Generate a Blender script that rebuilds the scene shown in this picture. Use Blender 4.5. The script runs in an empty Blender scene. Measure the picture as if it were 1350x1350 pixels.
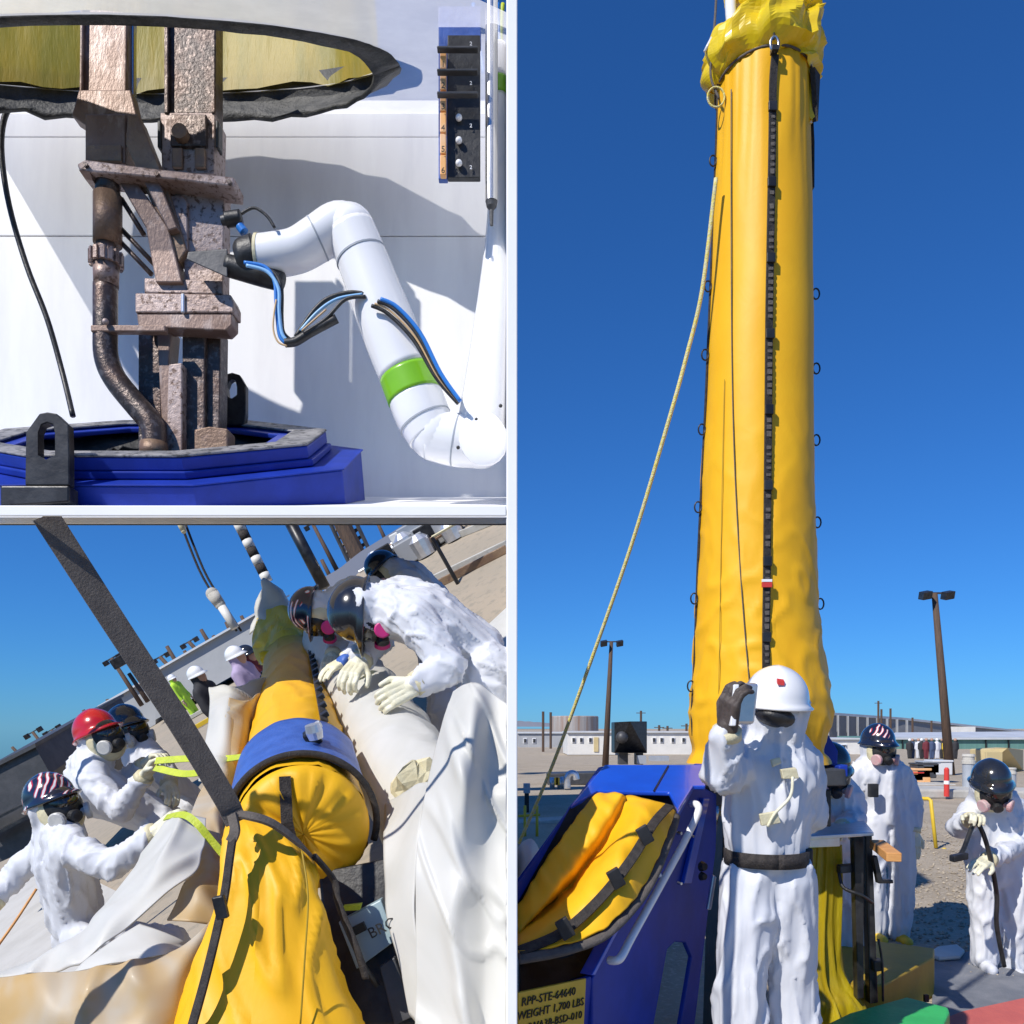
import bpy, bmesh, math, random
from mathutils import Vector as V, Matrix, noise
random.seed(7)
S = bpy.context.scene
COL = S.collection
R = math.radians

# ---------------------------------------------------------------- camera, sky, sun, exposure
F, CX, CY, EYE = 1100.0, 675.0, 960.0, 1.62        # focal length and principal point in photo pixels
cam = bpy.data.cameras.new('camera'); camo = bpy.data.objects.new('camera', cam); COL.objects.link(camo)
cam.sensor_fit = 'HORIZONTAL'; cam.sensor_width = 36; cam.lens = 36*F/1350
cam.shift_y = (CY-675)/1350; cam.clip_start = .05; cam.clip_end = 8000
camo.location = (0, 0, EYE); camo.rotation_euler = (R(90), 0, 0); S.camera = camo
SUN_AZ, SUN_EL = 45, 42                              # degrees to the left of straight behind the camera, elevation
w = bpy.data.worlds.new('World'); S.world = w; w.use_nodes = True
nt = w.node_tree; bgn = nt.nodes['Background']
sky = nt.nodes.new('ShaderNodeTexSky'); sky.sky_type = 'NISHITA'; sky.sun_disc = False
sky.sun_elevation = R(SUN_EL); sky.sun_rotation = R(180+SUN_AZ); sky.altitude = 0
sky.air_density = 1.0; sky.dust_density = 0; sky.ozone_density = 10
gam = nt.nodes.new('ShaderNodeGamma'); gam.inputs[1].default_value = .87
tnt = nt.nodes.new('ShaderNodeMix'); tnt.data_type = 'RGBA'; tnt.blend_type = 'MULTIPLY'; tnt.inputs[0].default_value = 1; tnt.inputs[7].default_value = (.306, .737, 1.213, 1)
nt.links.new(sky.outputs[0], gam.inputs[0]); nt.links.new(gam.outputs[0], tnt.inputs[6]); nt.links.new(tnt.outputs[2], bgn.inputs[0]); bgn.inputs[1].default_value = .12
sd = bpy.data.lights.new('sun', 'SUN'); sd.energy = 4.8; sd.angle = R(.53); sd.color = (1, .955, .89)
so = bpy.data.objects.new('sun', sd); COL.objects.link(so)
tosun = V((-math.sin(R(SUN_AZ))*math.cos(R(SUN_EL)), -math.cos(R(SUN_AZ))*math.cos(R(SUN_EL)), math.sin(R(SUN_EL))))
so.rotation_euler = tosun.to_track_quat('Z', 'Y').to_euler(); so.location = (-8, -8, 12)
S.view_settings.view_transform = 'Standard'; S.view_settings.look = 'None'
S.view_settings.exposure = 0.0; S.view_settings.gamma = 1
S.render.engine = 'CYCLES'; S.render.resolution_x = S.render.resolution_y = 1024

# ---------------------------------------------------------------- helpers
def P(x, y, d): return V(((x-CX)*d/F, d, EYE+(CY-y)*d/F))     # photo pixel at a depth of d metres
def D(x, y): return V((x, 0, -y)).normalized()               # image direction as a world direction
ORG = {}
def lerp(a, b, t): return a+(b-a)*t

class MB:
    def __init__(s): s.v = []; s.f = []
    def add(s, vs, fs):
        o = len(s.v); s.v += [V(a) for a in vs]; s.f += [tuple(i+o for i in q) for q in fs]; return s
    def hexa(s, p):                                           # 8 corners: bottom 4, top 4
        return s.add(p, [(3,2,1,0),(4,5,6,7),(0,1,5,4),(1,2,6,5),(2,3,7,6),(3,0,4,7)])
    def box(s, x0, x1, y0, y1, z0, z1):
        return s.hexa([(x0,y0,z0),(x1,y0,z0),(x1,y1,z0),(x0,y1,z0),(x0,y0,z1),(x1,y0,z1),(x1,y1,z1),(x0,y1,z1)])
    def obox(s, c, a, b, cc):                                 # half vectors
        c=V(c);a=V(a);b=V(b);cc=V(cc)
        return s.hexa([c-a-b-cc,c+a-b-cc,c+a+b-cc,c-a+b-cc,c-a-b+cc,c+a-b+cc,c+a+b+cc,c-a+b+cc])
    def prism(s, pts, ext):
        n = len(pts); ext = V(ext)
        return s.add([V(p) for p in pts]+[V(p)+ext for p in pts],
                     [tuple(range(n)), tuple(range(2*n-1, n-1, -1))]+[(i,i+n,(i+1)%n+n,(i+1)%n) for i in range(n)])
    def tube(s, pts, r, n=10, cap=True, sq=1.0):
        pts=[V(p) for p in pts]; m=len(pts); rs=r if isinstance(r,(list,tuple)) else [r]*m
        t0=(pts[1]-pts[0]).normalized()
        u=t0.cross(V((0,0,1)));
        if u.length<.1: u=t0.cross(V((0,1,0)))
        u.normalize(); vs=[]
        for i,p in enumerate(pts):
            t=(pts[min(i+1,m-1)]-pts[max(i-1,0)]).normalized()
            u=(u-t*u.dot(t)).normalized(); b=t.cross(u)
            for k in range(n):
                a=2*math.pi*k/n; vs.append(p+(u*math.cos(a)+b*math.sin(a)*sq)*rs[i])
        fs=[(i*n+k,i*n+(k+1)%n,(i+1)*n+(k+1)%n,(i+1)*n+k) for i in range(m-1) for k in range(n)]
        if cap: fs+=[tuple(range(n-1,-1,-1)), tuple((m-1)*n+k for k in range(n))]
        return s.add(vs,fs)
    def strip(s, pts, wdt, th, nrm):                          # flat webbing swept along a path
        pts=[V(p) for p in pts]; m=len(pts); vs=[]
        for i,p in enumerate(pts):
            t=(pts[min(i+1,m-1)]-pts[max(i-1,0)]).normalized()
            nn=V(nrm[i]) if isinstance(nrm,list) else V(nrm); nn=(nn-t*nn.dot(t)).normalized(); b=t.cross(nn)
            ww=wdt[i] if isinstance(wdt,list) else wdt
            vs+=[p-b*ww/2-nn*th/2,p+b*ww/2-nn*th/2,p+b*ww/2+nn*th/2,p-b*ww/2+nn*th/2]
        fs=[(i*4+k,i*4+(k+1)%4,i*4+4+(k+1)%4,i*4+4+k) for i in range(m-1) for k in range(4)]
        return s.add(vs,fs+[(3,2,1,0),tuple((m-1)*4+k for k in range(4))])
    def lathe(s, prof, o=(0,0,0), ax=(0,0,1), n=20, xs=1, ys=1):
        o=V(o); ax=V(ax).normalized(); u=ax.cross(V((0,1,0)))
        if u.length<.1: u=ax.cross(V((1,0,0)))
        u.normalize(); b=ax.cross(u); vs=[]
        for r,z in prof:
            for k in range(n):
                a=2*math.pi*k/n; vs.append(o+ax*z+(u*math.cos(a)*xs+b*math.sin(a)*ys)*r)
        m=len(prof); fs=[(i*n+k,i*n+(k+1)%n,(i+1)*n+(k+1)%n,(i+1)*n+k) for i in range(m-1) for k in range(n)]
        fs+=[tuple(range(n-1,-1,-1)), tuple((m-1)*n+k for k in range(n))]
        return s.add(vs,fs)
    def ell(s, c, a, b, cc, nu=16, nv=10):
        c=V(c);a=V(a);b=V(b);cc=V(cc); vs=[c-cc]
        for j in range(1,nv):
            p=-math.pi/2+math.pi*j/nv
            for i in range(nu):
                q=2*math.pi*i/nu; vs.append(c+a*math.cos(q)*math.cos(p)+b*math.sin(q)*math.cos(p)+cc*math.sin(p))
        vs.append(c+cc); L=len(vs)-1
        fs=[(0,1+(i+1)%nu,1+i) for i in range(nu)]
        fs+=[(1+j*nu+i,1+j*nu+(i+1)%nu,1+(j+1)*nu+(i+1)%nu,1+(j+1)*nu+i) for j in range(nv-2) for i in range(nu)]
        fs+=[(L,1+(nv-2)*nu+i,1+(nv-2)*nu+(i+1)%nu) for i in range(nu)]
        return s.add(vs,fs)
    def ball(s, c, r, nu=14, nv=8): return s.ell(c,(r,0,0),(0,r,0),(0,0,r),nu,nv)
    def cap(s, p0, r0, p1, r1, n=12):                         # tapered capsule
        p0=V(p0);p1=V(p1)
        s.ball(p0,r0,n,8); s.ball(p1,r1,n,8)
        if (p1-p0).length>1e-4: s.tube([p0,p1],[r0,r1],n)
        return s
    def grid(s, rows):                                        # open sheet from rows of points
        n=len(rows[0]); vs=[p for r in rows for p in r]
        return s.add(vs,[(i*n+k,i*n+k+1,(i+1)*n+k+1,(i+1)*n+k) for i in range(len(rows)-1) for k in range(n-1)])
    def noise(s, amp, fr, seed=0, ridge=False):               # push vertices about along a vector field
        for v in s.v:
            q=V((v.x*fr[0]+seed,v.y*fr[1],v.z*fr[2]))
            n=noise.noise_vector(q)
            if ridge: n=V([(1-2*abs(c))*.5 for c in n])
            v+=n*amp
        return s
    def mesh(s, name, origin=(0,0,0)):
        me=bpy.data.meshes.new(name); o=V(origin)
        me.from_pydata([tuple(v-o) for v in s.v],[],s.f); me.validate(); me.update()
        bm=bmesh.new(); bm.from_mesh(me); bmesh.ops.recalc_face_normals(bm,faces=bm.faces); bm.to_mesh(me); bm.free()
        return me
    def build(s, name, mat, parent=None, smooth=False, bevel=0, solid=0, sub=0):
        if parent is not None: o=ORG[parent.name]
        else:
            xs=[v.x for v in s.v]; ys=[v.y for v in s.v]; zs=[v.z for v in s.v]
            o=V(((min(xs)+max(xs))/2,(min(ys)+max(ys))/2,min(zs)))
        me=s.mesh(name,o); return link(name,me,mat,parent,o,smooth,bevel,solid,sub)

def link(name, me, mat, parent, o, smooth=False, bevel=0, solid=0, sub=0):
    ob=bpy.data.objects.new(name,me); COL.objects.link(ob); ORG[ob.name]=V(o)
    if mat is not None:
        me.materials.clear(); me.materials.append(M[mat] if isinstance(mat,str) else mat)
    if parent is not None: ob.parent=parent
    else: ob.location=o
    if smooth: me.polygons.foreach_set('use_smooth',[True]*len(me.polygons))
    if solid:
        m=ob.modifiers.new('solid','SOLIDIFY'); m.thickness=solid; m.offset=0
    if sub:
        m=ob.modifiers.new('sub','SUBSURF'); m.levels=m.render_levels=sub
    if bevel:
        m=ob.modifiers.new('bevel','BEVEL'); m.width=bevel; m.segments=2; m.limit_method='ANGLE'; m.angle_limit=R(40)
    return ob
def thing(name, label, cat, loc, group=None):
    o=bpy.data.objects.new(name,None); COL.objects.link(o); o.location=loc; o.empty_display_size=.1
    ORG[o.name]=V(loc); return tag(o,label,cat,group)
def tag(o, label, cat, group=None):
    o['label']=label; o['category']=cat
    if group: o['group']=group
    return o
def struct(o): o['kind']='structure'; return o
def smoothpath(pts, k=6):                                     # Catmull-Rom through points
    pts=[V(p) for p in pts]; out=[]
    for i in range(len(pts)-1):
        a=pts[max(i-1,0)];b=pts[i];c=pts[i+1];d=pts[min(i+2,len(pts)-1)]
        for j in range(k):
            t=j/k; out.append(.5*((2*b)+(c-a)*t+(2*a-5*b+4*c-d)*t*t+(3*b-a-3*c+d)*t**3))
    return out+[pts[-1]]
def interp(vals, k=6): return [p.x for p in smoothpath([V((v,0,0)) for v in vals],k)]
def loft(lines, nu=24, nv=6):                                 # surface through several polylines of (px,py,d)
    rows=[]
    for L in lines:
        pts=smoothpath([P(*q) for q in L],12); acc=[0]
        for a,b in zip(pts,pts[1:]): acc.append(acc[-1]+(b-a).length)
        row=[]; j=0
        for i in range(nu+1):
            t=acc[-1]*i/nu
            while j<len(acc)-2 and acc[j+1]<t: j+=1
            row.append(pts[j].lerp(pts[j+1],(t-acc[j])/max(acc[j+1]-acc[j],1e-6)))
        rows.append(row)
    cols=[smoothpath([r[i] for r in rows],nv) for i in range(nu+1)]
    return [[c[j] for c in cols] for j in range(len(cols[0]))]
def evalmesh(mb, voxel, it=4, fac=.5):                        # fuse overlapping solids into one skin
    me=mb.mesh('tmp'); ob=bpy.data.objects.new('tmp',me); COL.objects.link(ob)
    m=ob.modifiers.new('r','REMESH'); m.mode='VOXEL'; m.voxel_size=voxel
    m=ob.modifiers.new('s','SMOOTH'); m.factor=fac; m.iterations=it
    dg=bpy.context.evaluated_depsgraph_get(); dg.update()
    out=bpy.data.meshes.new_from_object(ob.evaluated_get(dg)); bpy.data.objects.remove(ob); return out
def fused(name, mb, voxel, m, parent, it=4, wr=None):
    me=evalmesh(mb,voxel,it)
    if wr: wrinkle(me,*wr)
    o=ORG[parent.name]; me.transform(Matrix.Translation(-o)); return link(name,me,m,parent,o,True)
def wrinkle(me, amp, fr, seed, up=V((0,0,1)), fine=.45):
    a=up.orthogonal().normalized(); b=up.cross(a)
    nr=[v.normal.copy() for v in me.vertices]
    for v,n in zip(me.vertices,nr):
        p=V((v.co.dot(a)*fr,v.co.dot(b)*fr,v.co.dot(up)*fr*.24))+V((seed*3.1,seed,0))
        wv=noise.noise_vector(p*.5)*.9
        n1=noise.noise(p*.8+wv); n2=noise.noise(p*1.7+wv*2+V((9,3,1))); n3=noise.noise(p*.45+V((2,7,5)))
        v.co+=n*amp*(math.exp(-(n1/.13)**2)*.75+math.exp(-(n2/.12)**2)*fine+n3*.6-.4)
    me.update()

# ---------------------------------------------------------------- materials
M={}
def mat(name, col, rough=.6, metal=0, col2=None, sc=6, lo=.4, hi=.6, bump=0, bsc=40, stretch=(1,1,1), spec=.5, coat=0, trans=0, transl=0, detail=5, col3=None, sc3=20, alpha=1, dist=0, clear=0, ridge=0, rsc=5):
    m=bpy.data.materials.new(name); m.use_nodes=True; M[name]=m; t=m.node_tree; N=t.nodes; L=t.links
    b=N['Principled BSDF']; b.inputs['Roughness'].default_value=rough; b.inputs['Metallic'].default_value=metal
    b.inputs['Base Color'].default_value=(*col,1); b.inputs['Specular IOR Level'].default_value=spec
    b.inputs['Coat Weight'].default_value=coat; b.inputs['Coat Roughness'].default_value=.08
    b.inputs['Transmission Weight'].default_value=trans; b.inputs['Alpha'].default_value=alpha
    tc=N.new('ShaderNodeTexCoord'); mp=N.new('ShaderNodeMapping'); mp.inputs['Scale'].default_value=stretch
    L.new(tc.outputs['Object'],mp.inputs[0])
    def nz(scale,det=detail):
        n=N.new('ShaderNodeTexNoise'); n.inputs['Scale'].default_value=scale; n.inputs['Detail'].default_value=det
        n.inputs['Roughness'].default_value=.62; n.inputs['Distortion'].default_value=dist; L.new(mp.outputs[0],n.inputs['Vector']); return n
    def mixc(fac,a,c2,l,h):
        r=N.new('ShaderNodeMapRange'); r.inputs[1].default_value=l; r.inputs[2].default_value=h; L.new(fac,r.inputs[0])
        x=N.new('ShaderNodeMix'); x.data_type='RGBA'; L.new(r.outputs[0],x.inputs[0])
        if isinstance(a,tuple): x.inputs[6].default_value=(*a,1)
        else: L.new(a,x.inputs[6])
        x.inputs[7].default_value=(*c2,1); return x.outputs[2]
    c=col
    if col2: c=mixc(nz(sc).outputs[0],c,col2,lo,hi)
    if col3: c=mixc(nz(sc3,8).outputs[0],c,col3,.52,.62)
    if not isinstance(c,tuple): L.new(c,b.inputs['Base Color'])
    if ridge:                                                 # sharp crumple lines
        rn=N.new('ShaderNodeTexNoise'); rn.noise_type='RIDGED_MULTIFRACTAL'; rn.inputs['Scale'].default_value=rsc; rn.inputs['Detail'].default_value=3; rn.inputs['Distortion'].default_value=.5
        L.new(mp.outputs[0],rn.inputs['Vector']); bp=N.new('ShaderNodeBump'); bp.inputs['Strength'].default_value=ridge; bp.inputs['Distance'].default_value=.03
        L.new(rn.outputs[0],bp.inputs['Height']); L.new(bp.outputs[0],b.inputs['Normal'])
    elif bump:
        bp=N.new('ShaderNodeBump'); bp.inputs['Strength'].default_value=min(1,bump); bp.inputs['Distance'].default_value=.02
        L.new(nz(bsc,6).outputs[0],bp.inputs['Height']); L.new(bp.outputs[0],b.inputs['Normal'])
    if transl:
        tr=N.new('ShaderNodeBsdfTranslucent'); mx=N.new('ShaderNodeMixShader'); mx.inputs[0].default_value=transl
        if isinstance(c,tuple): tr.inputs[0].default_value=(*c,1)
        else: L.new(c,tr.inputs[0])
        L.new(b.outputs[0],mx.inputs[1]); L.new(tr.outputs[0],mx.inputs[2]); o_=mx.outputs[0]
        if clear:
            tp=N.new('ShaderNodeBsdfTransparent'); m2=N.new('ShaderNodeMixShader'); m2.inputs[0].default_value=clear; L.new(o_,m2.inputs[1]); L.new(tp.outputs[0],m2.inputs[2]); o_=m2.outputs[0]
        L.new(o_,N['Material Output'].inputs[0])
    return m
mat('white_paint',(.93,.93,.92),.5,col2=(.90,.90,.89),sc=3)
mat('booth_wall',(.90,.90,.90),.5,col2=(.79,.785,.80),sc=2.2,stretch=(1.4,1.4,.25),lo=.42,hi=.68,bump=.05,bsc=9,col3=(.87,.865,.87),sc3=3)
mat('booth_ceiling',(.92,.91,.90),.6,col2=(.84,.83,.83),sc=4,bump=.25,bsc=18,transl=.7,clear=.45)
mat('rust',(.27,.185,.15),.42,.25,col2=(.14,.08,.055),sc=2.2,lo=.35,hi=.7,bump=.18,bsc=50,col3=(.33,.255,.225),sc3=7,stretch=(1.2,1.2,.6))
mat('rust_pale',(.40,.315,.29),.45,.25,col2=(.24,.155,.12),sc=3.2,lo=.42,hi=.68,bump=.22,bsc=50,col3=(.12,.07,.05),sc3=30)
mat('rust_dark',(.06,.048,.044),.36,.5,col2=(.11,.07,.055),sc=3,bump=.3,bsc=45,col3=(.17,.135,.12),sc3=24)
mat('rust_tan',(.33,.22,.135),.45,.25,col2=(.20,.12,.075),sc=2.5,bump=.3,bsc=45,col3=(.22,.14,.10),sc3=14)
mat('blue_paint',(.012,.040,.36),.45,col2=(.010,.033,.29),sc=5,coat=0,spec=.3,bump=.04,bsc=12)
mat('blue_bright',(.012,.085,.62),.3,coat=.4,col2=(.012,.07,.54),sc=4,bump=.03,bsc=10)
mat('blue_fabric',(.05,.13,.46),.45,col2=(.035,.10,.38),sc=9,bump=.3,bsc=25)
mat('yellow_vinyl',(.86,.465,.012),.5,col2=(.83,.43,.010),sc=2.5,bump=.10,bsc=9,stretch=(1,1,.7),spec=.35,coat=0,dist=.6,detail=3)
mat('yellow_film',(.93,.70,.02),.3,col2=(.88,.62,.015),sc=5,bump=.6,bsc=9,transl=.2,coat=.15,dist=.8,ridge=.3,rsc=5)
mat('olive_film',(.30,.245,.006),.5,col2=(.42,.30,.006),sc=3,bump=.3,bsc=8,transl=.25,coat=0,stretch=(2,2,.4))
mat('lime_film',(.72,.56,.02),.28,col2=(.58,.42,.015),sc=4,bump=.5,bsc=9,transl=.4,coat=.2,stretch=(2,2,.5))
mat('white_film',(.74,.73,.685),.5,col2=(.69,.68,.625),sc=2.0,bump=.16,bsc=4,transl=.22,coat=.03,dist=1.0,detail=3,ridge=.5,rsc=3)
mat('amber_film',(.66,.46,.20),.5,col2=(.66,.61,.52),sc=2.4,lo=.38,hi=.66,bump=.16,bsc=4,transl=.3,coat=.04,dist=.8,detail=3,ridge=.5,rsc=3)
mat('suit',(.72,.735,.775),.6,col2=(.685,.70,.745),sc=5,bump=.22,bsc=9,transl=.08,dist=1.2,stretch=(1,1,.5),detail=2,ridge=.75,rsc=7)
mat('cream',(.72,.66,.44),.6,col2=(.64,.57,.36),sc=9,bump=.3,bsc=30)
mat('glove_cream',(.78,.75,.58),.5,col2=(.70,.66,.46),sc=14,bump=.3,bsc=40)
mat('glove_dark',(.055,.042,.036),.6,col2=(.09,.07,.06),sc=14,bump=.4,bsc=40)
mat('black_rubber',(.012,.012,.013),.45,col2=(.03,.03,.03),sc=12,bump=.2,bsc=30)
mat('black_web',(.022,.018,.017),.75,col2=(.045,.038,.034),sc=40,bump=.5,bsc=160)
mat('strap_grey',(.13,.112,.098),.8,col2=(.10,.086,.077),sc=30,bump=.4,bsc=150)
mat('black_steel',(.018,.018,.02),.38,.3,col2=(.04,.04,.042),sc=8,bump=.1,bsc=20)
mat('dark_grey',(.06,.062,.066),.5,.3,col2=(.085,.085,.09),sc=5,bump=.15,bsc=20)
mat('gasket',(.025,.027,.027),.55,col2=(.06,.06,.058),sc=8,bump=.9,bsc=16)
mat('visor',(.012,.011,.010),.06,coat=1,col2=(.04,.030,.02),sc=4)
mat('filter_pink',(.62,.33,.34),.5,col2=(.55,.42,.40),sc=20)
mat('filter_grey',(.45,.45,.44),.45,col2=(.55,.54,.5),sc=20)
mat('filter_magenta',(.65,.03,.22),.5,col2=(.55,.03,.2),sc=10)
mat('helmet_white',(.86,.86,.85),.22,coat=.5,col2=(.82,.82,.81),sc=3)
mat('helmet_black',(.014,.015,.018),.16,coat=.8,col2=(.025,.027,.032),sc=6)
mat('helmet_red',(.52,.012,.012),.22,coat=.6,col2=(.46,.01,.01),sc=4)
mat('steel',(.62,.62,.62),.24,.9,col2=(.5,.5,.5),sc=4,stretch=(6,6,.3),bump=.05,bsc=20)
mat('aluminium',(.72,.73,.75),.3,.7,col2=(.62,.63,.66),sc=12,bump=.05,bsc=30)
mat('robot_white',(.88,.88,.885),.25,coat=.5,col2=(.85,.85,.86),sc=2)
mat('green_band',(.22,.55,.012),.35,coat=.3,col2=(.20,.50,.012),sc=4)
mat('green_block',(.05,.50,.12),.5,col2=(.04,.42,.10),sc=5,bump=.2,bsc=30)
mat('red_mat',(.62,.14,.11),.7,col2=(.55,.12,.10),sc=6,bump=.3,bsc=50)
mat('grey_mat',(.17,.18,.20),.75,col2=(.23,.235,.25),sc=5,bump=.3,bsc=60)
mat('cable_blue',(.03,.20,.62),.35)
mat('cable_lightblue',(.25,.50,.80),.35)
mat('cable_tan',(.62,.42,.22),.45)
mat('orange_label',(.86,.42,.12),.5,col2=(.82,.5,.28),sc=4)
mat('label_yellow',(.70,.46,.04),.45,col2=(.62,.40,.03),sc=7)
mat('ink',(.02,.018,.015),.6)
mat('rope_yellow',(.80,.66,.12),.6,col2=(.70,.66,.40),sc=60,bump=.6,bsc=120)
mat('strap_lime',(.55,.62,.03),.5,col2=(.45,.54,.03),sc=20,bump=.3,bsc=80)
mat('wood_orange',(.72,.36,.12),.6,col2=(.62,.29,.09),sc=5,stretch=(1,8,8),bump=.15,bsc=20)
mat('wood_pole',(.115,.070,.045),.8,col2=(.075,.05,.036),sc=5,stretch=(4,4,.4),bump=.5,bsc=20)
mat('gravel',(.45,.375,.275),.95,col2=(.36,.295,.21),sc=1.1,bump=1,bsc=28,col3=(.52,.445,.335),sc3=24)
mat('gravel_far',(.38,.315,.235),.95,col2=(.34,.29,.22),sc=.5,bump=.8,bsc=14,col3=(.30,.26,.2),sc3=7)
mat('stone',(.47,.40,.30),.9,col2=(.30,.25,.19),sc=9,bump=.4,bsc=60)
mat('concrete',(.55,.53,.48),.85,col2=(.46,.44,.39),sc=3,bump=.3,bsc=18)
mat('trailer_white',(.74,.73,.69),.6,col2=(.68,.67,.63),sc=.6)
mat('grey_wall',(.40,.41,.42),.7,col2=(.34,.35,.36),sc=.4)
mat('slat_grey',(.25,.25,.25),.7,col2=(.20,.20,.2),sc=.5,stretch=(8,8,.1))
mat('roof_pale',(.60,.62,.64),.5,col2=(.52,.54,.56),sc=.3)
mat('green_wall',(.13,.27,.24),.65,col2=(.11,.24,.21),sc=.3,stretch=(6,6,.2))
mat('tank_metal',(.42,.39,.36),.6,.2,col2=(.32,.22,.17),sc=.6,stretch=(3,3,.1))
mat('glass_dark',(.03,.035,.04),.08,coat=.5)
mat('hill',(.26,.28,.34),1,col2=(.22,.24,.30),sc=.01)
mat('cloth_dark',(.03,.03,.035),.8); mat('cloth_lilac',(.42,.34,.50),.8); mat('cloth_blue',(.05,.08,.16),.8); mat('cloth_maroon',(.14,.02,.03),.8); mat('cloth_hivis',(.5,.8,.05),.7)
mat('skin',(.45,.27,.19),.5); mat('red_plastic',(.62,.05,.04),.4); mat('yellow_paint',(.75,.52,.04),.5,col2=(.68,.46,.03),sc=6)
mat('cabinet_cream',(.62,.50,.26),.6,col2=(.56,.45,.23),sc=2); mat('box_olive',(.42,.27,.010),.55,col2=(.36,.23,.01),sc=4,bump=.1,bsc=20)
mat('car_white',(.7,.7,.7),.3,coat=.5); mat('pvc_grey',(.38,.41,.45),.5,col2=(.33,.36,.4),sc=3); mat('label_grey',(.30,.40,.43),.4,col2=(.26,.35,.38),sc=4)
mat('tan_deck',(.52,.50,.46),.8,col2=(.46,.44,.40),sc=2,bump=.2,bsc=15)
def flagmat(nm,thr):
    m=mat(nm,(.012,.014,.03),.2,coat=.7); t=m.node_tree; N=t.nodes; L=t.links; b=N['Principled BSDF']
    tc=N.new('ShaderNodeTexCoord'); mp=N.new('ShaderNodeMapping'); mp.inputs['Rotation'].default_value=(.2,.5,.5); L.new(tc.outputs['Object'],mp.inputs[0])
    wv=N.new('ShaderNodeTexWave'); wv.inputs['Scale'].default_value=9; wv.inputs['Distortion'].default_value=5; L.new(mp.outputs[0],wv.inputs[0])
    nz=N.new('ShaderNodeTexNoise'); nz.inputs['Scale'].default_value=7; L.new(mp.outputs[0],nz.inputs['Vector'])
    cr=N.new('ShaderNodeValToRGB'); cr.color_ramp.interpolation='CONSTANT'; e=cr.color_ramp.elements
    e[0].color=(.012,.016,.04,1); e[1].position=.5; e[1].color=(.5,.02,.03,1); x=e.new(.82); x.color=(.75,.72,.72,1); L.new(wv.outputs[0],cr.inputs[0])
    mr=N.new('ShaderNodeMapRange'); mr.inputs[1].default_value=thr; mr.inputs[2].default_value=thr+.03; L.new(nz.outputs[0],mr.inputs[0])
    mx=N.new('ShaderNodeMix'); mx.data_type='RGBA'; mx.inputs[6].default_value=(.012,.016,.035,1); L.new(mr.outputs[0],mx.inputs[0]); L.new(cr.outputs[0],mx.inputs[7]); L.new(mx.outputs[2],b.inputs['Base Color'])
flagmat('helmet_flag',.47); flagmat('helmet_patch',.56)

def text(body, size, origin, xdir, ydir, mt, parent, name='lettering', depth=.0015):
    cu=bpy.data.curves.new('t','FONT'); cu.body=body; cu.size=size; cu.extrude=depth; cu.resolution_u=2
    ob=bpy.data.objects.new('t',cu); COL.objects.link(ob); dg=bpy.context.evaluated_depsgraph_get(); dg.update()
    me=bpy.data.meshes.new_from_object(ob.evaluated_get(dg)); bpy.data.objects.remove(ob)
    x=V(xdir).normalized(); y=V(ydir); y=(y-x*y.dot(x)).normalized(); z=x.cross(y)
    me.transform(Matrix((( x.x,y.x,z.x,origin[0]),(x.y,y.y,z.y,origin[1]),(x.z,y.z,z.z,origin[2]),(0,0,0,1))))
    o=ORG[parent.name]; me.transform(Matrix.Translation(-o))
    return link(name,me,mt,parent,o)

# ---------------------------------------------------------------- sloping yard frame (lower left set)
HA, HB = P(0,1010,1)-V((0,0,EYE)), P(560,690,1)-V((0,0,EYE))
UB = HB.cross(HA).normalized()
if UB.z<0: UB=-UB
HBE = 1.7
EYEV = V((0,0,EYE)); O_B = EYEV-UB*HBE
FB = (V((0,1,0))-UB*UB.y).normalized(); RB = FB.cross(UB)
def ramp(p):                                                  # the right half of the sloping yard steepens into a bank
    q=p-O_B; b=q.dot(FB); a=q.dot(RB); t=min(1,max(0,(a+3.2)/2.4)); t=t*t*(3-2*t); return max(0,b-8)*.178*t
def bg(x,y):                                                  # where the ray through a pixel meets the sloping yard
    r=P(x,y,1)-EYEV; t=.5
    while t<60:
        p=EYEV+r*t
        if (p-O_B).dot(UB)<ramp(p): return p
        t+=.02
    return EYEV+r*60
def bz(xx,dd):                                                # height of the sloping yard under a plan point
    z=O_B.z-((xx-O_B.x)*UB.x+(dd-O_B.y)*UB.y)/UB.z; return z+ramp(V((xx,dd,z)))/UB.z
# ---------------------------------------------------------------- ground and large structure
def gz(d):
    t=min(1,max(0,(d-20)/80)); return -1.5*t*t*(3-2*t)
ds=[-6,-2,1,3,5,8,12,16,20,26,32,40,50,60,70,80,90,100,130,180,300,600,1500,4000]
xs=[.016,1,2,3,4,6,9,14,22,40,80,160,400,1200,4000]
g=MB().grid([[V((x,d,gz(d))) for x in xs] for d in ds]).build('ground','gravel'); struct(g)
def clipx(mb, xm):                                            # keep what lies left of x = xm
    me=mb.mesh('c'); bm=bmesh.new(); bm.from_mesh(me)
    bmesh.ops.bisect_plane(bm,geom=bm.verts[:]+bm.edges[:]+bm.faces[:],plane_co=(xm,0,0),plane_no=(1,0,0),clear_outer=True)
    out=MB(); bm.verts.index_update(); out.v=[v.co.copy() for v in bm.verts]; out.f=[tuple(v.index for v in f.verts) for f in bm.faces]; bm.free(); return out
def yp(a,b): p=O_B+RB*a+FB*b; return p+UB*ramp(p)
yard=MB().grid([[yp(a,b) for a in [-70,-45,-30,-20,-12,-8,-5,-4,-3.2,-2.8,-2.4,-2,-1.6,-1.2,-.8,0,1,3,6,10,16]] for b in [-4,-1,1,3,5,7,8,9,10,11,12,13,14,15,16,17]])
struct(clipx(yard,-.02).build('sloping_yard','gravel_far'))
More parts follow.
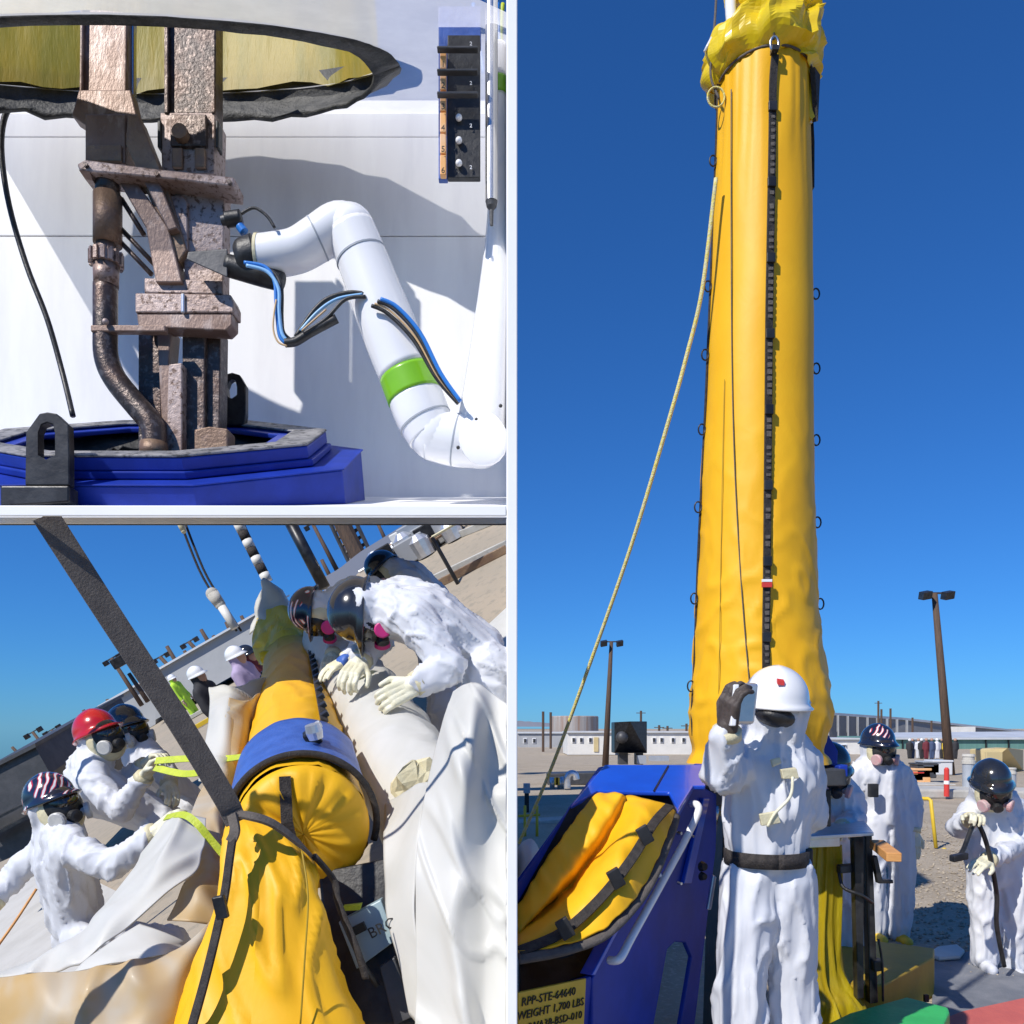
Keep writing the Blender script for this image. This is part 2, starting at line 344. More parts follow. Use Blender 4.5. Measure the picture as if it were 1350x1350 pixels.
yard2=MB().grid([[O_B+RB*a+FB*b-UB*.02 for a in [-90,-60,-40,-30,-20,-14,-9,-6]] for b in [17,24,31,45,60,75]])
struct(yard2.build('far_yard','gravel_far'))
# white partition wall between the two yards, butting both
top=[(2.39,1.12),(2.86,1.24),(3.02,1.72),(3.45,1.80),(3.45,2.0),(4.75,2.08),(4.75,bz(0,4.75)+.5),(7,bz(0,7)+.3),(10,bz(0,10)+.2),(16.5,bz(0,16.5)+.15)]
wall=MB().prism([V((-.014,d,z)) for d,z in [(2.39,-1.2)]+top+[(16.5,-1.2)]],(.028,0,0)).build('partition_wall','white_paint',bevel=.003)
tag(wall,'thin white partition wall between the sloping yard and the level gravel','wall')
gd=2.36; hw=7/F*gd
gt=thing('gantry_frame','slender white square tube gantry that carries the lifting straps','gantry',(0,gd,0))
MB().box(-hw,hw,gd-hw,gd+hw,-.3,4.0).build('post','white_paint',gt,bevel=.003)
bzc=P(0,675,gd).z
MB().box(-1.60,-hw-.001,gd-hw,gd-hw+.008,bzc-hw,bzc+hw).build('beam','white_paint',gt,bevel=.003)
MB().box(-1.63,-1.601,gd-hw,gd+hw,-2.3,bzc+hw).build('post','white_paint',gt,bevel=.003)

# ---------------------------------------------------------------- white test booth (upper left)
DF, DB = 4.35, 6.2
bt=thing('test_booth','white walled elevated test booth open at the front with a round opening in its ceiling','booth',(-1.4,DF,0))
zf=P(0,672,DF).z; zfb=P(0,655,DB).z
MB().hexa([(-3.9,DF,zf-.04),(-.001,DF,zf-.04),(-.001,DB,zfb-.04),(-3.9,DB,zfb-.04),(-3.9,DF,zf),(-.001,DF,zf),(-.001,DB,zfb),(-3.9,DB,zfb)]).build('floor','booth_wall',bt)
def zpx(y,d): return P(0,y,d).z
# back wall boards with recessed joints
ys_=[132,181,312,690]
for i in range(3):
    for x0,x1 in ([(-3.9,-.032)] if i!=2 else [(-3.9,-.032)]):
        MB().box(x0,x1,DB,DB+.04,zpx(ys_[i+1],DB)+((.003,.007,0)[i]),zpx(ys_[i],DB)).build('wall_board','booth_wall',bt,bevel=.006)
MB().box(-3.9,-.032,DB+.02,DB+.06,zpx(690,DB),zpx(132,DB)).build('wall_backing','gasket',bt)
MB().prism([V((-.030,DF,zf-.03)),V((-.030,DB+.06,zfb-.04)),V((-.030,DB+.06,zpx(130,DB))),V((-.030,DF,zpx(-60,DF)))],(.028,0,0)).build('side_wall','booth_wall',bt)
# raked ceiling with a round hole
YH=484.
zcb=zpx(150,DB); rake=(CY-YH)/F
def zc(d): return zcb-(DB-d)*rake+0.0
hole_c=V((P(190,0,5.0).x-.12,5.12)); hole_rx,hole_ry=1.52,.62
mbc=MB(); n=64; inner=[];outer=[]
X0,X1,Y0,Y1=-4.0,-.031,4.24,DB+.05
for k in range(n):
    a=2*math.pi*k/n; c,s_=math.cos(a),math.sin(a)
    jag=1+.03*noise.noise(V((c*4,s_*4,0)))
    inner.append(V((hole_c.x+hole_rx*c*jag,hole_c.y+hole_ry*s_*jag,0)))
    tx=((X1-hole_c.x)/c if c>0 else (X0-hole_c.x)/c) if abs(c)>1e-6 else 1e9
    ty=((Y1-hole_c.y)/s_ if s_>0 else (Y0-hole_c.y)/s_) if abs(s_)>1e-6 else 1e9
    t=min(tx,ty); outer.append(V((hole_c.x+t*c,hole_c.y+t*s_,0)))
vs=[];
for L in (inner,outer):
    for p in L: vs.append(V((p.x,p.y,zc(p.y))))
mbc.add(vs,[(k,(k+1)%n,n+(k+1)%n,n+k) for k in range(n)])
mbc.build('ceiling','booth_ceiling',bt)
gk=MB(); rr=[]
for lev in range(5):
    row=[]
    for k in range(n+1):
        a=2*math.pi*k/n; c,s_=math.cos(a),math.sin(a); q=V((c*5,s_*5,lev*.9))
        o=1.015+.03*lev*(lev<3)-(.02*(lev-2) if lev>2 else 0)+.018*noise.noise(q)
        p=V((hole_c.x+hole_rx*c*o,hole_c.y+hole_ry*s_*o,0)); dr=.12+.88*min(1,max(0,(s_+.35)/1.0)); p.z=zc(p.y)+([.10,.0,-.07,-.15,-.19][lev]+.05*noise.noise(q*1.7+V((5,0,0)))*(lev>1))*dr
        row.append(p)
    rr.append(row)
gk.grid(rr).build('opening_gasket','gasket',bt,smooth=True,solid=.025)
fl=MB(); rr=[]
for lev in range(5):
    rr.append([V((hole_c.x+hole_rx*(1.0-.01*lev)*math.cos(a),hole_c.y+hole_ry*math.sin(a),zc(hole_c.y+hole_ry*math.sin(a))+.02+lev*.115)) for a in [2*math.pi*k/n for k in range(n+1)]])
fl.grid(rr).noise(.05,(6,6,1.2),3).build('opening_sleeve','olive_film',bt,smooth=True)
for x,d in ((-.016,DF+.02),(-2.76,DF+.02),(-.016,DB),(-3.88,DB)):
    MB().box(x-.014,x+.014,d-.014,d+.014,-2.6 if x<-1 else -.5,zf-.041 if d<5 else zfb-.041).build('support_leg','white_paint',bt)
# ---------------------------------------------------------------- things in the booth
dA=5.1; k5=dA/F
def A(x,y,d=dA): return P(x,y,d)
def plate(mb,pts,d,th): return mb.prism([A(x,y,d) for x,y in pts],(0,th,0))
rp=thing('rusty_pipe_assembly','tall rusty steel pump column of channels, plates and bent pipe','pump column',A(235,600))
def rpart(name,pts,d,th,m,par=None,bev=.008): return plate(MB(),pts,d,th).build(name,m,par or rp,bevel=bev)
def chan(x0,x1,y0,y1,d,m,xs=0,fl=5,par=None):                 # a channel: web with two proud flanges
    w=rpart('channel',[(x0,y0),(x1,y0),(x1+xs,y1),(x0+xs,y1)],d,.14,m,par)
    for a,b in ((x0,x0+fl),(x1-fl,x1)):
        rpart('flange',[(a,y0+1),(b,y0+1),(b+xs,y1-1),(a+xs,y1-1)],d-.03,.029,m,w)
    return w
chan(106,168,-40,140,5.06,'rust',-2,4); rpart('edge_bar',[(171,-40),(176,-40),(176,145),(171,145)],5.12,.05,'steel')
chan(216,284,-40,150,5.1,'rust_dark',0,6)
rpart('bracket',[(104,118),(172,118),(182,160),(112,164),(94,152)],5.03,.1,'rust')
rpart('clamp_plate',[(112,150),(165,150),(165,215),(112,215)],5.0,.16,'rust')
rpart('clamp_plate',[(113,190),(160,190),(160,212),(113,212)],4.98,.02,'rust_tan')
tb=rpart('valve_block',[(211,148),(284,148),(282,228),(213,228)],5.08,.2,'rust_pale')
rpart('recess_plate',[(224,150),(272,150),(272,192),(224,192)],5.05,.03,'rust_dark',tb)
MB().lathe([(10*k5,0),(10*k5,.05)],A(236,172,5.0),(0,1,0),18).build('bolt_head','rust_tan',tb)
for x in (226,256): rpart('lug',[(x,194),(x+14,194),(x+14,220),(x,220)],5.05,.03,'rust_tan',tb)
rpart('side_pad',[(207,158),(212,158),(212,194),(207,194)],5.06,.08,'black_rubber',tb); rpart('side_pad',[(284,158),(288,158),(288,194),(284,194)],5.06,.08,'black_rubber',tb)
cp=MB().prism([A(101,216,4.86),A(112,210,4.86),A(205,222,4.86),A(309,233,4.86),A(308,246,4.86),A(205,234,4.86),A(118,226,4.86),A(104,224,4.86)],(0,.18,0)).build('cross_plate','rust_pale',rp,bevel=.01)
for x,y in ((112,216),(302,239),(206,228)): MB().lathe([(3*k5,0),(3*k5,.02)],A(x,y,4.84),(0,1,0),10).build('bolt_head','rust_dark',cp)
MB().prism([A(104,224,4.86),A(118,226,4.86),A(122,238,4.9),A(112,236,4.9)],(0,.3,0)).build('plate_lip','rust',rp)
# main body below the plate
mbd=rpart('column_body',[(216,238),(296,246),(294,372),(243,380),(240,270)],5.0,.12,'rust_pale')
rpart('inspection_cover',[(222,258),(240,256),(247,266),(247,330),(238,332)],4.975,.03,'rust_pale',mbd)
for pts,d in ([[(168,150),(182,150),(226,262),(246,330),(235,345),(218,310),(166,190)],4.96],[[(150,228),(170,225),(222,300),(240,372),(205,372),(192,300)],4.94],[[(186,232),(208,234),(234,300),(222,304)],4.91]):
    rpart('diagonal_brace',pts,d,.12,'rust' if d<4.95 else 'rust_tan')
for pts in ([(160,262),(190,310)],[(158,300),(205,350)],[(158,318),(200,362)]):
    MB().tube([A(*pts[0],5.0),A(*pts[1],5.0)],3.2*k5,8).build('tie_rod','rust_dark',rp,smooth=True)
rpart('lower_neck',[(190,366),(294,370),(294,388),(190,386)],4.97,.12,'rust_pale')
lb=rpart('lower_flange',[(178,386),(304,388),(308,398),(308,412),(178,412)],4.94,.14,'rust_pale')
rpart('flange_foot',[(180,413),(306,413),(306,428),(298,436),(182,430)],4.95,.12,'rust',lb)
rpart('seam_gap',[(238,386),(243,386),(243,412),(238,412)],4.925,.02,'aluminium',lb)
# lower columns
for pts,d,m in ([[(182,432),(210,432),(214,600),(182,600)],5.1,'rust_dark'],[[(206,430),(226,432),(222,480),(240,486),(240,600),(215,600)],5.02,'rust'],[[(240,434),(270,434),(270,600),(240,600)],5.06,'rust_dark'],[[(268,434),(291,434),(289,602),(266,602)],5.1,'rust_dark'],[[(256,566),(276,562),(300,565),(300,602),(256,602)],4.9,'rust_tan'],[[(222,480),(240,478),(240,600),(218,600)],4.99,'rust_pale']):
    rpart('lower_column',pts,d,.14,m)
# left pipe with collars and elbow
lp=MB().tube([A(142,225,4.97),A(142,262,4.97)],[15*k5,15*k5],18).build('pipe_stub','rust_dark',rp,smooth=True)
MB().tube([A(142,258,4.97),A(142,322,4.97)],17.5*k5,22).build('pipe_sleeve','rust_tan',rp,smooth=True)
MB().tube([A(140,322,4.97),A(140,336,4.97)],12*k5,18).build('pipe_neck','rust',rp,smooth=True)
cl=MB()
for i in range(14):
    a=2*math.pi*i/14; c=A(140,342,4.97)+V((math.cos(a),math.sin(a),0))*18.5*k5
    cl.obox(c,V((-math.sin(a),math.cos(a),0))*2.6*k5,V((math.cos(a),math.sin(a),0))*2.5*k5,V((0,0,8*k5)))
cl.tube([A(140,335,4.97),A(140,350,4.97)],18*k5,20); cl.build('knurled_collar','rust_pale',rp)
MB().tube([A(140,350,4.97),A(140,378,4.97)],[16*k5,15*k5],18).build('pipe_coupling','rust_pale',rp,smooth=True)
MB().tube(smoothpath([A(139,376,4.97),A(139,430,4.97),A(140,470,4.97),A(152,500,4.97),A(180,535,4.96),A(198,556,4.95),A(204,575,4.95),A(203,602,4.95)],5),15*k5,18).build('elbow_pipe','rust_dark',rp,smooth=True)
MB().tube([A(203,584,4.95),A(203,604,4.95)],[17*k5]*2,16).build('pipe_end','rust_tan',rp,smooth=True)
rpart('pipe_strap',[(119,428),(218,428),(218,437),(119,437)],4.90,.05,'rust')
for x in (139,): MB().ball(A(x,424,4.88),4*k5).build('strap_bolt','rust_pale',rp,smooth=True)
# blue octagonal ring
rc=A(196,575,5.12); TU=R(28.5); ru=V((0,-math.sin(TU),math.cos(TU))); rf=V((0,math.cos(TU),math.sin(TU)))
br=thing('blue_ring','blue eight-sided steel ring seat around the foot of the rusty column','ring',rc-ru*.5)
def octa(rx,ry,z,ph=.38): return [rc+V((rx*math.cos(a),0,0))+rf*(ry*math.sin(a))+ru*z for a in [ph+math.pi/4*i for i in range(8)]]
def ringpart(name,ro,ri,z0,z1,m,ky=.60,cut=False):
    o0,o1=octa(ro,ro*ky,z0),octa(ro,ro*ky,z1); i0,i1=octa(ri,ri*ky,z0),octa(ri,ri*ky,z1)
    fs=[]
    for k in range(8):
        j=(k+1)%8; fs+=[(k,j,8+j,8+k),(16+j,16+k,24+k,24+j),(8+k,8+j,24+j,24+k),(j,k,16+k,16+j)]
    mb=MB().add(o0+o1+i0+i1,fs)
    if cut:                                                   # the base meets the raked booth floor
        bm=bmesh.new(); bm.from_mesh(mb.mesh('c')); sl_=(zfb-zf)/(DB-DF); nrm=V((0,-sl_,1)).normalized()
        bmesh.ops.bisect_plane(bm,geom=bm.verts[:]+bm.edges[:]+bm.faces[:],plane_co=(0,DF,zf+.002),plane_no=nrm,clear_inner=True)
        bm.verts.index_update(); mb=MB(); mb.v=[v.co.copy() for v in bm.verts]; mb.f=[tuple(v.index for v in f.verts) for f in bm.faces]; bm.free()
    return mb.build(name,m,br,bevel=.008)
mat('worn_top',(.16,.16,.17),.6,.2,col2=(.32,.31,.31),sc=7,bump=.4,bsc=20,col3=(.05,.05,.055),sc3=16)
ringpart('base_ring',1.34,1.10,-.60,-.14,'blue_paint',.60,True); ringpart('base_top',1.355,1.1,-.138,-.130,'blue_paint')
ringpart('upper_ring',1.145,.93,-.126,-.085,'blue_paint'); ringpart('upper_ring',1.12,.93,-.083,-.012,'blue_paint'); ringpart('ring_top',1.125,.9,-.010,.004,'worn_top')
ringpart('inner_lip',.90,.80,-.05,-.02,'blue_paint')
mm=MB(); rows=[]
for i in range(9):
    t=i/8; rows.append([rc+V((lerp(.86,.25,t)*math.cos(a),0,0))+rf*(lerp(.86,.25,t)*.6*math.sin(a))+ru*(-.06-.16*math.sin(t*3)+.05*noise.noise(V((math.cos(a)*3,math.sin(a)*3,t*3)))) for a in [2*math.pi*k/32 for k in range(33)]])
mm.grid(rows).build('rubber_membrane','black_rubber',br,smooth=True,solid=.01)
def lug(pts,hole,d,th):
    mb=MB(); o=[A(x,y,d) for x,y in pts]; h=[A(x,y,d) for x,y in hole]; n=len(o)
    v=o+h+[p+V((0,th,0)) for p in o+h]; fs=[]
    for k in range(n):
        j=(k+1)%n; fs+=[(k,j,n+j,n+k),(2*n+j,2*n+k,3*n+k,3*n+j),(j,k,2*n+k,2*n+j),(n+k,n+j,3*n+j,3*n+k)]
    return mb.add(v,fs).build('lifting_lug','black_steel',br,bevel=.006)
lug([(33,640),(34,570),(52,545),(62,543),(74,545),(90,560),(91,600),(91,640)],[(50,600),(50,570),(54,560),(62,557),(70,560),(72,572),(72,600),(60,606)],4.44,.06)
plate(MB(),[(0,640),(91,640),(91,662),(0,668)],4.42,.10).build('lug_base','black_steel',br,bevel=.01)
lug([(292,560),(292,505),(298,493),(306,491),(316,494),(324,508),(324,545),(322,560)],[(300,522),(299,510),(302,502),(306,499),(310,501),(312,510),(312,520),(305,525)],5.5,.06)
# black hanging cable
tag(MB().tube(smoothpath([A(22,128,5.75),A(6,155,5.75),A(2,200,5.75),A(12,270,5.75),A(35,350,5.75),A(62,420,5.75),A(82,490,5.75),A(96,548,5.6)],6),4.2*k5,8).build('hanging_cable','black_rubber',smooth=True),'slack black cable hanging in front of the white board wall','cable')
# robot arm
ra=thing('robot_arm','white jointed robot arm with a lime green band and black gripper','robot arm',A(635,600,4.85))
def rt(name,pts,rs,m='robot_white',n=24,par=None,k=6,d=4.85):
    return MB().tube(smoothpath([A(*p[:2],p[2] if len(p)>2 else d) for p in pts],k),interp([r*d/F for r in rs],k),n).build(name,m,par or ra,smooth=True)
def rb(name,x,y,r,m='robot_white',d=4.85,sx=1,sz=1): return MB().ell(A(x,y,d),(r*d/F*sx,0,0),(0,r*d/F,0),(0,0,r*d/F*sz),24,14).build(name,m,ra,smooth=True)
rt('wrist_link',[(342,337),(362,336),(392,330),(420,314),(448,298),(470,304)],[26,27,27,28,29,27])
rb('elbow_joint',462,304,33)
rt('forearm',[(462,304),(482,352),(512,432),(536,492)],[33,34,37,37]); 
for q in ([(418,315),(420,314)],[(476,338),(477,340.5)],[(560,555),(561,557)],[(600,580),(602,580.4)]):
    rt('joint_seam',q,[{418:28.5,476:34.4,560:36.3,600:34.4}[q[0][0]]]*2,'pvc_grey')
gb=rt('green_band',[(537,493),(548,524)],[37.6,37.4],'green_band')
rt('forearm_end',[(548,524),(558,550),(570,574)],[36.5,36,33]); rb('knuckle_joint',572,572,34)
rt('joint_barrel',[(566,573),(600,580),(634,582)],[32,34,34]); rb('shoulder_joint',633,582,35)
rt('upper_link',[(633,582),(641,500),(650,390),(655,300),(657,200),(658,125)],[34,28,20,14,11,10]); rt('green_band',[(658,104),(658,126)],[11,11],'green_band'); rt('upper_link',[(658,60),(658,104)],[10,10])
fcp=MB().ell(A(637,578,4.71),(.13,0,.05),(0,.035,0),(-.055,0,.15),20,10).build('joint_cover','robot_white',ra,smooth=True)
for x,y in ((628,553),(604,590),(660,535)): MB().ball(A(x,y,4.69),2.3*k5).build('cover_screw','black_rubber',fcp,smooth=True)
rt('seam_ring',[(340,337),(344,337)],[26.8,26.8],'cream'); rt('tool_cuff',[(314,344),(322,342),(340,337)],[19,25,26.5],'black_rubber')
gr=rt('gripper_body',[(372,372),(345,362),(300,350)],[12,15,14],'black_rubber',16); MB().hexa([A(248,332,4.80),A(300,328,4.80),A(300,328,4.9),A(248,332,4.9),A(246,342,4.80),A(300,366,4.80),A(300,366,4.9),A(246,342,4.9)]).build('gripper_finger','dark_grey',gr,bevel=.006)
rt('camera_head',[(298,290),(318,287)],[10,10],'black_rubber',12); rt('camera_lens',[(292,291),(298,290)],[6,7],'dark_grey',12); rt('connector',[(316,298),(322,306)],[6,6],'cable_blue',10)
def cable(pts,r,m,d=4.72): return rt('cable',[(x,y,d) for x,y in pts],[r]*len(pts),m,8)
cable([(318,282),(335,274),(352,285),(362,300)],2,'black_rubber')
cable([(322,346),(350,352),(362,372),(364,400),(368,440),(376,452)],2.4,'cable_blue'); cable([(325,350),(352,358),(367,380),(368,410),(372,440),(382,452)],2.4,'cable_lightblue',4.71); cable([(330,348),(356,356),(370,376),(371,420),(374,440),(388,452)],3,'black_rubber',4.74)
cable([(364,395),(360,430),(366,450),(378,456)],1.2,'cable_tan',4.70)
cable([(376,452),(390,450),(410,438),(444,420)],6,'black_rubber'); cable([(390,444),(412,412),(432,394),(460,386),(484,388)],3,'black_rubber'); cable([(396,436),(420,410),(445,394),(478,388)],2,'cable_lightblue',4.71); cable([(400,440),(430,420),(455,395),(482,391)],2.4,'black_rubber',4.7); cable([(398,436),(416,420),(430,408)],1.2,'cable_tan',4.70)
for i,m in enumerate(('black_rubber','cable_tan','black_rubber','cable_blue')):
    cable([(490+4*i,403-3*i),(512+4*i,414-3*i),(545+3*i,448-3*i),(575+2*i,498-2*i),(604+i,532-i)],2.6 if m!='cable_tan' else 1.4,m,4.66-.01*i)
# numbered rack strip
ns=thing('numbered_rack','black rack strip with orange numbered tabs beside the steel rod','rack',A(608,235,4.55))
def npart(name,x0,x1,y0,y1,d,m,par=None): return plate(MB(),[(x0,y0),(x1,y0),(x1,y1),(x0,y1)],d,.04).build(name,m,par or ns,bevel=.004)
npart('blue_bracket',578,634,8,60,4.62,'blue_fabric'); npart('back_panel',590,633,46,234,4.58,'black_rubber'); npart('blue_edge',578,590,58,236,4.60,'blue_fabric')
for i in range(6):
    t=npart('number_tab',580,588,64+i*28,90+i*28,4.53,'orange_label'); a=A(581.5,88+i*28,4.515); text(str(i+1),.045,a,(1,0,0),(0,0,1),'ink',t)
for i in range(3): npart('divider_fin',576,630,60+i*30,63+i*30,4.48,'dark_grey')
for i in range(3): MB().ball(A(605,155+i*30,4.56),4*k5).build('white_button','robot_white',ns,smooth=True)
for y in (60,112,168,223): text('2',.03,A(619,y,4.565),(1,0,0),(0,0,1),'robot_white',ns)
sr=thing('steel_rod','polished vertical steel rod with a pointed tip','rod',A(648,300,4.6))
MB().lathe([(7.5*k5,0),(7.5*k5,300*k5)],A(648,266,4.6),(0,0,1),20).build('shaft','steel',sr,smooth=False); MB().lathe([(2*k5,-28*k5),(2.5*k5,-10*k5),(6*k5,-6*k5),(7*k5,-.002)],A(648,266,4.6),(0,0,1),16).build('tip','dark_grey',sr)
for i,(x,m) in enumerate(((636,'cable_blue'),(663,'cable_blue'),(665,'strap_lime'))):
    o=MB().tube(smoothpath([A(x-12+i*5,5,5.6),A(x-4,50,5.6),A(x+2-i,100,5.6)],5),3*k5,8).build('loose_cable',m,smooth=True); tag(o,['blue cable beside the numbered rack strip','blue cable running down behind the steel rod','lime cable running down behind the steel rod'][i],'cable')
# ---------------------------------------------------------------- level yard (right): hanging yellow sleeve
DT=4.3; kt=DT/F
prof=[(96,952,1060),(112,948,1064),(200,945,1065),(300,941,1067),(420,936,1069),(540,931,1069),(640,926,1069),(720,922,1071),(800,919,1074),(860,917,1080),(905,915,1086),(940,913,1090),(965,914,1086),(990,917,1080),(1006,908,1088)]
def prf(y):
    for a,b in zip(prof,prof[1:]):
        if a[0]<=y<=b[0]:
            t=(y-a[0])/(b[0]-a[0]); return lerp(a[1],b[1],t),lerp(a[2],b[2],t)
    q=prof[0] if y<prof[0][0] else prof[-1]; return q[1],q[2]
def tw(y,ang,off=0):                                          # point on the sleeve skin; ang from the camera side, + to the right
    l,r=prf(y); c=P((l+r)/2,y,DT); rad=(r-l)/2*kt+off
    return c+V((math.sin(ang)*rad,-math.cos(ang)*rad,0))
ts=thing('hanging_sleeve','tall yellow vinyl sleeve hanging upright over the blue cradle','sleeve',P(1000,1008,DT))
rows=[]; NA=96; ny=190
for j in range(ny+1):
    y=96+j*(1006-96)/ny; row=[]
    for k in range(NA+1):
        a=2*math.pi*k/NA; low=max(0,(y-520)/480); hi=max(0,(330-y)/240)
        q=V((math.cos(a)*1.6,math.sin(a)*1.6,0))
        wv=.006*noise.noise(V((a if k<NA else 0,y*.008,0)))
        s1=noise.noise(V((math.cos(a)*2.2+y*.006,math.sin(a)*2.2-y*.004,y*.022)))
        h=math.exp(-(s1/.16)**2)*.013*low+math.exp(-(noise.noise(V((math.cos(a)*3+y*.012,math.sin(a)*3,y*.035)))/.14)**2)*.004*low
        h+=math.exp(-(noise.noise(V((math.cos(a)*4,math.sin(a)*4,y*.004)))/.15)**2)*.010*hi+wv
        row.append(tw(y,a,h))
    row[-1]=row[0].copy(); rows.append(row)
MB().grid(rows).build('sleeve_skin','yellow_vinyl',ts,smooth=True)
def frontang(x,y):
    l,r=prf(y); return math.asin(max(-.98,min(.98,(x-(l+r)/2)/((r-l)/2))))
def onskin(x,y,off):                                          # where the ray through a pixel meets the sleeve
    dd=DT-.25
    for _ in range(8):
        X=(x-CX)*dd/F; yp=CY-(CY-y)*dd/DT; l,r=prf(yp); cx=((l+r)/2-CX)*kt; rad=(r-l)/2*kt+off
        dd=DT-math.sqrt(max(1e-4,rad*rad-(X-cx)**2))
    return P(x,y,dd)
def sknrm(x,y): a=frontang(x,y); return V((math.sin(a),-math.cos(a),0))
sp=[(1022,72),(1019,110),(1018,190),(1016,300),(1014,420),(1013,540),(1012,640),(1011,760),(1010,830),(1010,900)]
pts=smoothpath([onskin(x,y,.022) for x,y in sp],5); nn=[V((.3,-1,0)).normalized()]*len(pts)
st=MB().strip(pts,9.5*kt,.010,nn).build('webbing_strap','black_web',ts)
for y in range(140,880,100):
    x=1018-(y-190)*.0115; MB().obox(onskin(x,y,.032),V((5.2*kt,0,0)),V((0,.008,0)),V((0,0,6*kt))).build('strap_buckle','black_steel',st,bevel=.003)
    for q in range(9):
        yy=y+14+q*9
        if yy<900 and random.random()<.8: MB().obox(onskin(1018-(yy-190)*.0115,yy,.027),V((3.0*kt,0,0)),V((0,.003,0)),V((0,0,random.uniform(1.5,3.4)*kt))).build('strap_stitch','strap_grey',st,bevel=.001)
MB().obox(onskin(1011,771,.04),V((6*kt,0,0)),V((0,.006,0)),V((0,0,3*kt))).build('red_tag','red_plastic',st); MB().obox(onskin(1011,765.5,.04),V((6*kt,0,0)),V((0,.006,0)),V((0,0,1.6*kt))).build('white_tag','robot_white',st)
for nm,seam in (('seam_cord',[(964,118),(964,300),(965,470),(968,600),(974,720),(981,820),(988,900)]),('seam_line',[(955,500),(952,640),(950,760),(948,880),(946,990)])):
    MB().tube(smoothpath([onskin(x,y,.010) for x,y in seam],5),0.75*kt if nm=='seam_cord' else .45*kt,6).build(nm,'strap_grey' if nm=='seam_cord' else 'box_olive',ts,smooth=True)
MB().tube([tw(118-10*math.cos(a),a,.012) for a in [2*math.pi*k/40 for k in range(41)]],1.6*kt,6,cap=False).build('drawcord','strap_grey',ts,smooth=True)
for side,ylist in ((-1,[215,380,470,568,670,790,905]),(1,[390,488,582,690,797])):
    sl=MB().tube(smoothpath([tw(y,side*1.55,.006) for y in range(130,985,30)],2),1.6*kt,6).build('edge_cord','black_web',ts,smooth=True)
    for y in ylist:
        c=tw(y,side*1.5,.016); MB().tube([c+V((side*(.018*math.sin(a)+.006),0,.028*math.cos(a))) for a in [2*math.pi*k/12 for k in range(13)]],.0042,6,cap=False).build('loop_ring','black_steel',ts,smooth=True)
MB().prism([tw(118,.95,.01),tw(112,1.35,.03),tw(165,1.5,.02),tw(178,1.2,.014)],(.02,-.01,0)).build('black_flap','black_web',ts)
MB().strip([tw(120,1.5,.01),tw(190,1.55,.025),tw(250,1.55,.02)],.03,.006,(1,0,0)).build('hanging_tail','black_web',ts)
# crumpled film bag on top
fb=thing('top_film_bag','crumpled bright yellow plastic film bag tied over the sleeve top','film bag',P(1005,95,DT))
def crumple(name,secs,amp,seed,m,par,n=64,fr=6.5,sub=5):
    rows=[]; ys=[s[0] for s in secs]; ls=interp([s[1] for s in secs],sub); rs=interp([s[2] for s in secs],sub); yy=interp(ys,sub)
    for j,(y,l,r) in enumerate(zip(yy,ls,rs)):
        row=[]
        for k in range(n):
            a=2*math.pi*k/n; rad=(r-l)/2*kt; c=P((l+r)/2,y,DT)
            dv=V((math.sin(a),-math.cos(a),0)); q=V((math.sin(a)*rad*fr,math.cos(a)*rad*fr,y*kt*fr*.8+seed))
            s1=noise.noise(q+noise.noise_vector(q*.6)*1.1); h=(1-2.6*abs(s1))*amp+noise.noise(q*2.6)*amp*.35
            row.append(c+dv*(rad+h)+V((0,0,noise.noise(q*1.3+V((4,4,4)))*amp*.9)))
        row.append(row[0].copy()); rows.append(row)
    return MB().grid(rows).build(name,m,par,smooth=False)
crumple('lower_bunch',[(112,958,1062),(96,940,1074),(80,936,1074),(62,944,1076),(50,960,1074),(40,972,1070)],.055,1,'yellow_film',fb)
crumple('middle_roll',[(46,974,1066),(38,962,1076),(30,968,1078),(24,985,1070)],.024,8,'yellow_film',fb)
crumple('upper_bag',[(30,984,1068),(10,974,1070),(-20,968,1072),(-60,975,1066),(-95,990,1050)],.048,15,'yellow_film',fb)
MB().strip([tw(100-16*math.cos(a),a,.022) for a in [-1.4+2.8*k/24 for k in range(25)]],.03,.005,[V((math.sin(a),-math.cos(a),0)) for a in [-1.4+2.8*k/24 for k in range(25)]]).build('white_rim','robot_white',fb)
MB().prism([P(1062,100,4.2),P(1074,96,4.2),P(1078,150,4.2),P(1070,158,4.2),P(1065,150,4.2)],(0,.05,0)).noise(.01,(20,20,20)).build('hanging_flap','yellow_film',fb)
crumple('loose_corner',[(118,934,952),(105,928,965),(92,932,975),(84,945,985)],.02,22,'yellow_film',fb,24)
wt=thing('white_hoist_sling','white round hoist sling above the yellow film bag','sling',P(968,0,DT)); MB().tube(smoothpath([P(966,40,4.22),P(963,10,4.22),P(964,-30,4.25),P(972,-90,4.3)],5),[7*kt]*16,12).build('sling_body','robot_white',wt,smooth=True)
MB().tube(smoothpath([P(972,-91,4.3),P(1000,-120,4.3)],4),[3*kt]*5,8).build('sling_tail','strap_grey',wt,smooth=True)
tl=thing('tag_line_left','thin grey hoist rope with a white end knot beside the yellow sleeve top','rope',P(942,60,DT)); MB().tube(smoothpath([P(946,-100,4.25),P(944,0,4.25),P(940,55,4.22),P(937,100,4.22),P(948,130,4.2)],5),1.6*kt,8).build('rope','strap_grey',tl,smooth=True); MB().tube([P(938,50,4.2),P(929,68,4.2)],1.8*kt,8).build('rope_end','robot_white',tl,smooth=True); MB().tube([P(944,128,4.2)+V((11*kt*math.cos(a),0,13*kt*math.sin(a))) for a in [2*math.pi*k/20 for k in range(21)]],1.3*kt,6,cap=False).build('rope_coil','rope_yellow',tl,smooth=True)
